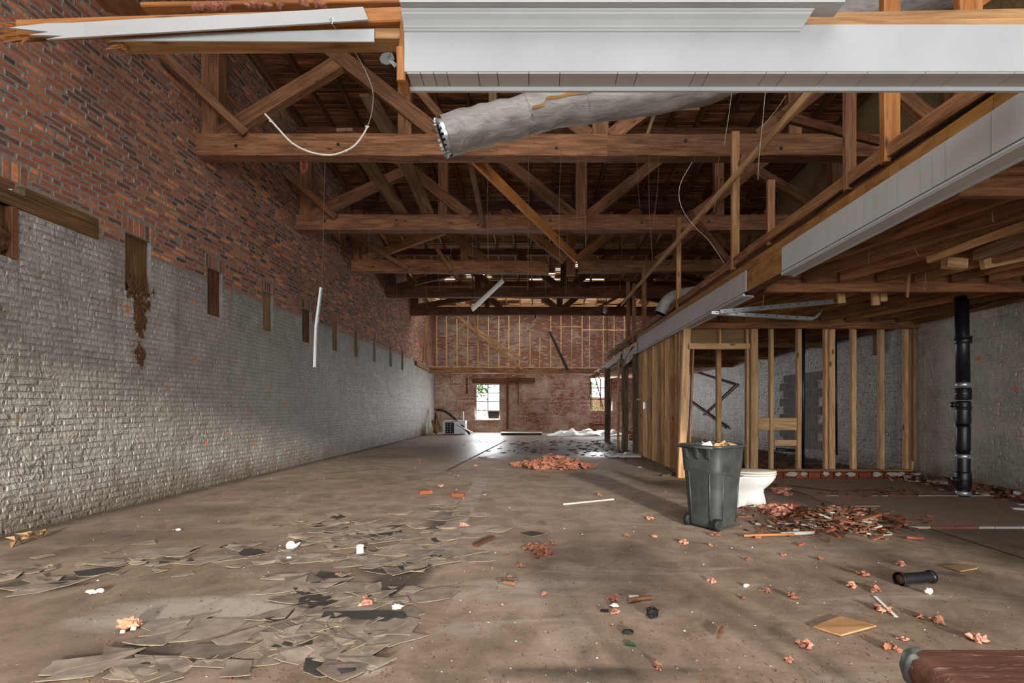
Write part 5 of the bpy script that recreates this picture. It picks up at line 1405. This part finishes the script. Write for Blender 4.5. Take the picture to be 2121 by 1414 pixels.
for k in range(520):
    y = rq.uniform(4.6, 8.2); x = XR - .02 - abs(rq.gauss(0, .22)); s = rq.uniform(.02, .10)
    m.box((x, y, .015 + rq.random() * .10 * max(0, 1 - (XR - x)/.4)), (s * 1.6, s * .7, s * .4), Matrix.Rotation(rq.uniform(0, 6), 4, 'Z') @ Matrix.Rotation(rq.uniform(-.4, .4), 4, 'X'), rq.randrange(4))
tag(m.build('rubble_strip', ms), 'line of brick chips and plaster rubble at the foot of the right wall', 'rubble', None, 'stuff')
m, ms = bits(1655, 1012, 0, 0, 0, [M_DEBRIS], .01, (.02, .1), 6)
m, ms = bits(1810, 1022, 55, 4, 70, [M_DEBRIS, M_REDDEB, M_DARK], .04, (.03, .12), 6)
tag(m.build('debris_patch', ms), 'small patch of chips on the mosaic floor in front of the curb', 'debris', None, 'stuff')
m = MB(); rq = random.Random(15); ms = [M_DEBRIS, M_DEBRIS, M_DARK, M_REDDEB]
for k in range(420):
    x = rq.uniform(3.2, 6.4); y = rq.uniform(8.7, 13.5); s = rq.uniform(.02, .09)
    m.box((x, y, .015 + rq.random() * .03), (s * 1.6, s * .7, s * .35), Matrix.Rotation(rq.uniform(0, 6), 4, 'Z') @ Matrix.Rotation(rq.uniform(-.3, .3), 4, 'X'), rq.randrange(4))
tag(m.build('rubble_litter', ms), 'rubble littering the floor of the room behind the stud wall', 'rubble', None, 'stuff')
for i, (px, py, L, ang, w, mt, lab) in enumerate([
    (1808,1095,.35,.3,.05,M_TRUSS,'dark broken lath sticking out of the splinter heap'),
    (1775,1072,.40,-.5,.05,M_GREYW,'grey broken lath on top of the splinter heap'),
    (1845,1098,.30,1.9,.04,M_DARK,'blackened lath at the right side of the splinter heap'),
    (1700,1078,.32,.2,.04,M_OLDSTUD,'pale lath at the left side of the splinter heap'),
    (1695,1070,.9,-.22,.05,M_GREYW,'long grey batten lying behind the splinter heap'),
    (1650,1010,.9,-.9,.04,M_DARK,'dark thin strip lying on the floor right of the toilet'),
    (1895,1118,.14,-.1,.02,M_REDDEB,'small reddish stick right of the splinter heap'),
    (1003,1124,.30,1.15,.055,M_DARK,'rotten brown wood offcut on the floor left of the pink clump'),
    (1325,1246,.17,.35,.02,M_TRUSS,'thin brown splinter beside the black plastic scrap'),
    (1055,1213,.09,-.4,.012,M_TRUSS,'tiny brown splinter on the open floor'),
    (1592,1112,.5,.12,.03,M_YEL,'long orange splinter on the floor before the bin'),
    (1492,1315,.10,1.0,.012,M_DARK,'small dark twig on the near right floor'),
    (1385,985,.34,.9,.10,M_POST,'short weathered offcut at the foot of the corner stud')]):
    p = G(px, py)
    z = .02 if i > 3 else .10
    tag(board('wood_scrap', p + Vector((-math.cos(ang)*L/2, -math.sin(ang)*L/2, z)), p + Vector((math.cos(ang)*L/2, math.sin(ang)*L/2, z + (.05 if i < 4 else 0))), w, .02 if i != 12 else .04, mt, None, 0, .003, i), lab, 'wood scrap')
tag(board('white_batten', G(1166,1046) + Vector((0,0,.012)), G(1271,1036) + Vector((0,0,.016)), .035, .02, M_CHIPW, None, 0, .004), 'long white painted stick lying in the middle of the floor', 'stick')
tag(board('white_batten', G(1617,1110) + Vector((0,0,.02)), G(1685,1107) + Vector((0,0,.02)), .03, .03, M_CHIPW), 'short cream stick in front of the splinter heap', 'stick')
tag(board('white_batten', G(1303,1239) + Vector((0,0,.008)), G(1324,1239) + Vector((0,0,.008)), .045, .012, M_PAPER), 'small white ribbed strip on the near floor', 'strip')
tag(board('white_strip', G(1812,1236) + Vector((0,0,.004)), G(1856,1278) + Vector((0,0,.004)), .02, .004, M_PAPER), 'thin white streaked strip on the right floor', 'strip')
# plywood diamond
m = MB(); q = [G(1685,1302), G(1742,1320), G(1815,1300), G(1740,1281)]
m.add([v + Vector((0,0,.006)) for v in q] + [v + Vector((0,0,.016)) for v in q], [(3,2,1,0),(4,5,6,7),(0,1,5,4),(1,2,6,5),(2,3,7,6),(3,0,4,7)])
tag(m.build('plywood_offcut', M_PLY), 'diamond-shaped plywood offcut lying on the near right floor', 'plywood')
m = MB(); q = [G(1953,1175), G(1990,1186), G(2024,1180), G(2026,1175), G(1985,1173)]
n = len(q); m.add([v + Vector((0,0,.006)) for v in q] + [v + Vector((0,0,.016)) for v in q], [tuple(range(n-1,-1,-1)), tuple(range(n, 2*n))] + [(k,(k+1)%n,(k+1)%n+n,k+n) for k in range(n)])
tag(m.build('card_scrap', M_CARD), 'torn brown card scrap behind the loose black pipe', 'card')
# loose pipe
a, b = G(1864,1212) + Vector((0,0,.042)), G(1930,1206) + Vector((0,0,.042))
t = thing('loose_pipe', 'dirty black pipe offcut with a flared end lying on the right floor', 'pipe', a)
dv = (b - a).normalized()
m = MB(); m.tube([a, b], .036, 20, 0, False); m.build('pipe', M_PIPE, t, None, True)
m = MB(); m.tube([a - dv*.012, a, a + dv*.01, a + dv*.018], [.046, .048, .046, .037], 20, 0, False); m.build('flange', M_PIPE, t, None, True)
m = MB(); m.tube([b - dv*.03, b - dv*.02, b, b + dv*.004], [.037, .044, .044, .036], 20, 0, True); m.build('collar', M_PIPE, t, None, True)
m = MB(); m.tube([a, a + dv * .15], .031, 20, 0, True); m.build('inner_wall', M_DEBRIS, t, None, True)
# white fittings
p = G(746, 1147); t = thing('white_coupling', 'white plastic pipe coupling standing on the floor amid tile litter', 'fitting', p)
m = MB(); m.lathe([(.030,0),(.032,.004),(.032,.010),(.029,.012),(.029,.058),(.032,.060),(.032,.068),(.030,.072),(.026,.072),(.026,.004)], 24, None, 0, False); m.build('ring', M_PAPER, t, Matrix.Translation(p), True)
p = G(602, 1137); t = thing('white_pipe_cap', 'white plastic cap with a spout lying on the left floor', 'fitting', p)
m = MB(); M2 = Matrix.Translation(p + Vector((0,0,.032))) @ Matrix.Rotation(math.radians(70), 4, 'X') @ Matrix.Rotation(.4, 4, 'Y')
m.lathe([(0,-.02),(.034,-.02),(.036,-.015),(.036,.015),(.030,.018),(0,.018)], 22); m.build('cap', M_PAPER, t, M2, True)
m = MB(); m.tube([p + Vector((.03,-.01,.03)), p + Vector((.05,0,.032)), p + Vector((.075,.01,.055))], [.018,.014,.006], 12); m.build('spout', M_PAPER, t, None, True)
# crumpled things
def crumple(name, px, py, s, mat, lab, cat, seed, flat=.6, sub=2, amp=.55):
    rr = random.Random(seed); mb = MB(); p = G(px, py)
    clod(0, 0, 0, s, s * .6, s * flat, rr, mb, sub, amp)
    clod(s * .5, s * .2, -s * .1, s * .6, s * .5, s * flat * .7, rr, mb, sub, amp)
    lo = min(v.z for v in mb.v)
    return tag(mb.build(name, mat, None, Matrix.Translation((p.x, p.y, -lo))), lab, cat)
M_WRAP = plain('pale_pink_wrapper', (204,144,114), .6, 0, .25, 30)
t = crumple('crumpled_wrapper', 266, 1305, .05, M_WRAP, 'crumpled pink wrapper with white printing on the near left floor', 'wrapper', 61, .6, 3, .4)
m = MB(); p = G(258, 1311); m.box((p.x, p.y - .012, .014), (.022, .004, .016), Matrix.Rotation(-.4, 4, 'X')); p = G(281, 1306); m.box((p.x, p.y - .015, .02), (.026, .004, .018), Matrix.Rotation(-.4, 4, 'X'))
p0 = WM[t.name]; m.build('white_print', M_PAPER, t)
crumple('black_scrap', 1350, 1280, .035, M_BLACK, 'crumpled black plastic scrap on the near floor', 'scrap', 62, 1.0)
crumple('black_scrap', 1300, 1312, .03, M_BLACK, 'curled black scrap just above the green leaf', 'scrap', 63, .35)
crumple('black_scrap', 1252, 1267, .025, M_BLACK, 'thin black scrap beside a pink tuft', 'scrap', 64, .3)
crumple('white_scrap', 1545, 1215, .02, M_PAPER, 'small white scrap on the near floor right of centre', 'scrap', 65, .5)
crumple('white_scrap', 1923, 1230, .022, M_PAPER, 'torn white tissue below the loose black pipe', 'scrap', 66, .9)
crumple('white_scrap', 822, 1263, .03, M_PAPER, 'white curved chip among the near tile litter', 'scrap', 67, .5)
crumple('white_scrap', 190, 1230, .028, M_PAPER, 'torn white scrap on the left floor, left of two', 'scrap', 68, .5)
crumple('white_scrap', 206, 1228, .025, M_PAPER, 'torn white scrap on the left floor, right of two', 'scrap', 69, .5)
crumple('white_scrap', 369, 1099, .02, M_PAPER, 'tiny white chip on the far left floor', 'scrap', 70, .5)
crumple('white_scrap', 598, 1158, .02, M_PAPER, 'tiny white chip just below the white cap', 'scrap', 71, .5)
crumple('white_scrap', 1272, 1258, .022, M_PAPER, 'white chip above the thin black scrap', 'scrap', 72, .5)
crumple('white_scrap', 1325, 968, .05, M_PAPER, 'flat white scrap on the floor beside the stud row', 'scrap', 73, .15)
for i, (px, py) in enumerate([(60, 1125), (72, 1118), (95, 1108), (35, 1128)]):
    p = G(px, py); m = MB(); leaves(m, (0, 0, 0), (.01, .01, .004), 3, .09, rr)
    tag(m.build('dead_leaf', M_CARD, None, Matrix.Translation(p + Vector((0, 0, .045)))), 'curled dead leaf at the foot of the left wall', 'leaf', 'dead leaves by the left wall')
p = G(1305, 1337); m = MB()
m.add([Vector(v) for v in ((-.035,0,.006),(-.015,.018,.01),(.012,.016,.012),(.036,-.004,.006),(.012,-.014,.008),(-.015,-.012,.006),(0,.002,.004))], [(0,6,1),(1,6,2),(2,6,3),(3,6,4),(4,6,5),(5,6,0)])
tag(m.build('green_leaf', M_LEAF2, None, Matrix.Translation(p) @ Matrix.Rotation(-.3, 4, 'Z')), 'single dark green leaf on the near floor', 'leaf')
for i, (px, py, lab) in enumerate([(882, 1022, 'left of two red brick fragments on the mid floor'), (950, 1028, 'right of two red brick fragments on the mid floor'), (1858, 1078, 'red brick fragment at the right end of the splinter heap')]):
    p = G(px, py); v, f = brick_geo(-.09, .09, -.03, .03, .04, rr, .008, .008); me = mesh('brick_fragment', [(a, b, n + .005) for a, b, n in v], f, M_BRICK); color_attr(me, [lin((140,76,54))] * 5)
    tag(obj('brick_fragment', me, None, Matrix.Translation(p) @ Matrix.Rotation(rr.uniform(-.4, .4), 4, 'Z')), lab, 'brick')
# grit and crumbs
m = MB(); rq = random.Random(33); ms = [M_DEBRIS, M_PAPER, M_TILEE, M_REDDEB, M_DARK]
for k in range(5200):
    d = 2.0 + 9 * rq.random() ** 2.0; x = rq.uniform(-.95 * d, 1.0 * d)
    if x < XL + .1 or x > XR - .1: continue
    s = rq.uniform(.002, .0075) * (1 + d * .06)
    a = rq.uniform(0, 6.3); c, sn = math.cos(a) * s, math.sin(a) * s
    m.add([(x + c, d + sn, .001), (x - sn, d + c, .001), (x - c, d - sn, .001), (x, d, s * rq.uniform(.5, 1.1))], [(0,1,3),(1,2,3),(2,0,3)], rq.choice([0]*16 + [1,2,2,3,4,4]))
tag(m.build('floor_grit', ms), 'fine grit, crumbs and plaster specks strewn over the near floor', 'grit', None, 'stuff')
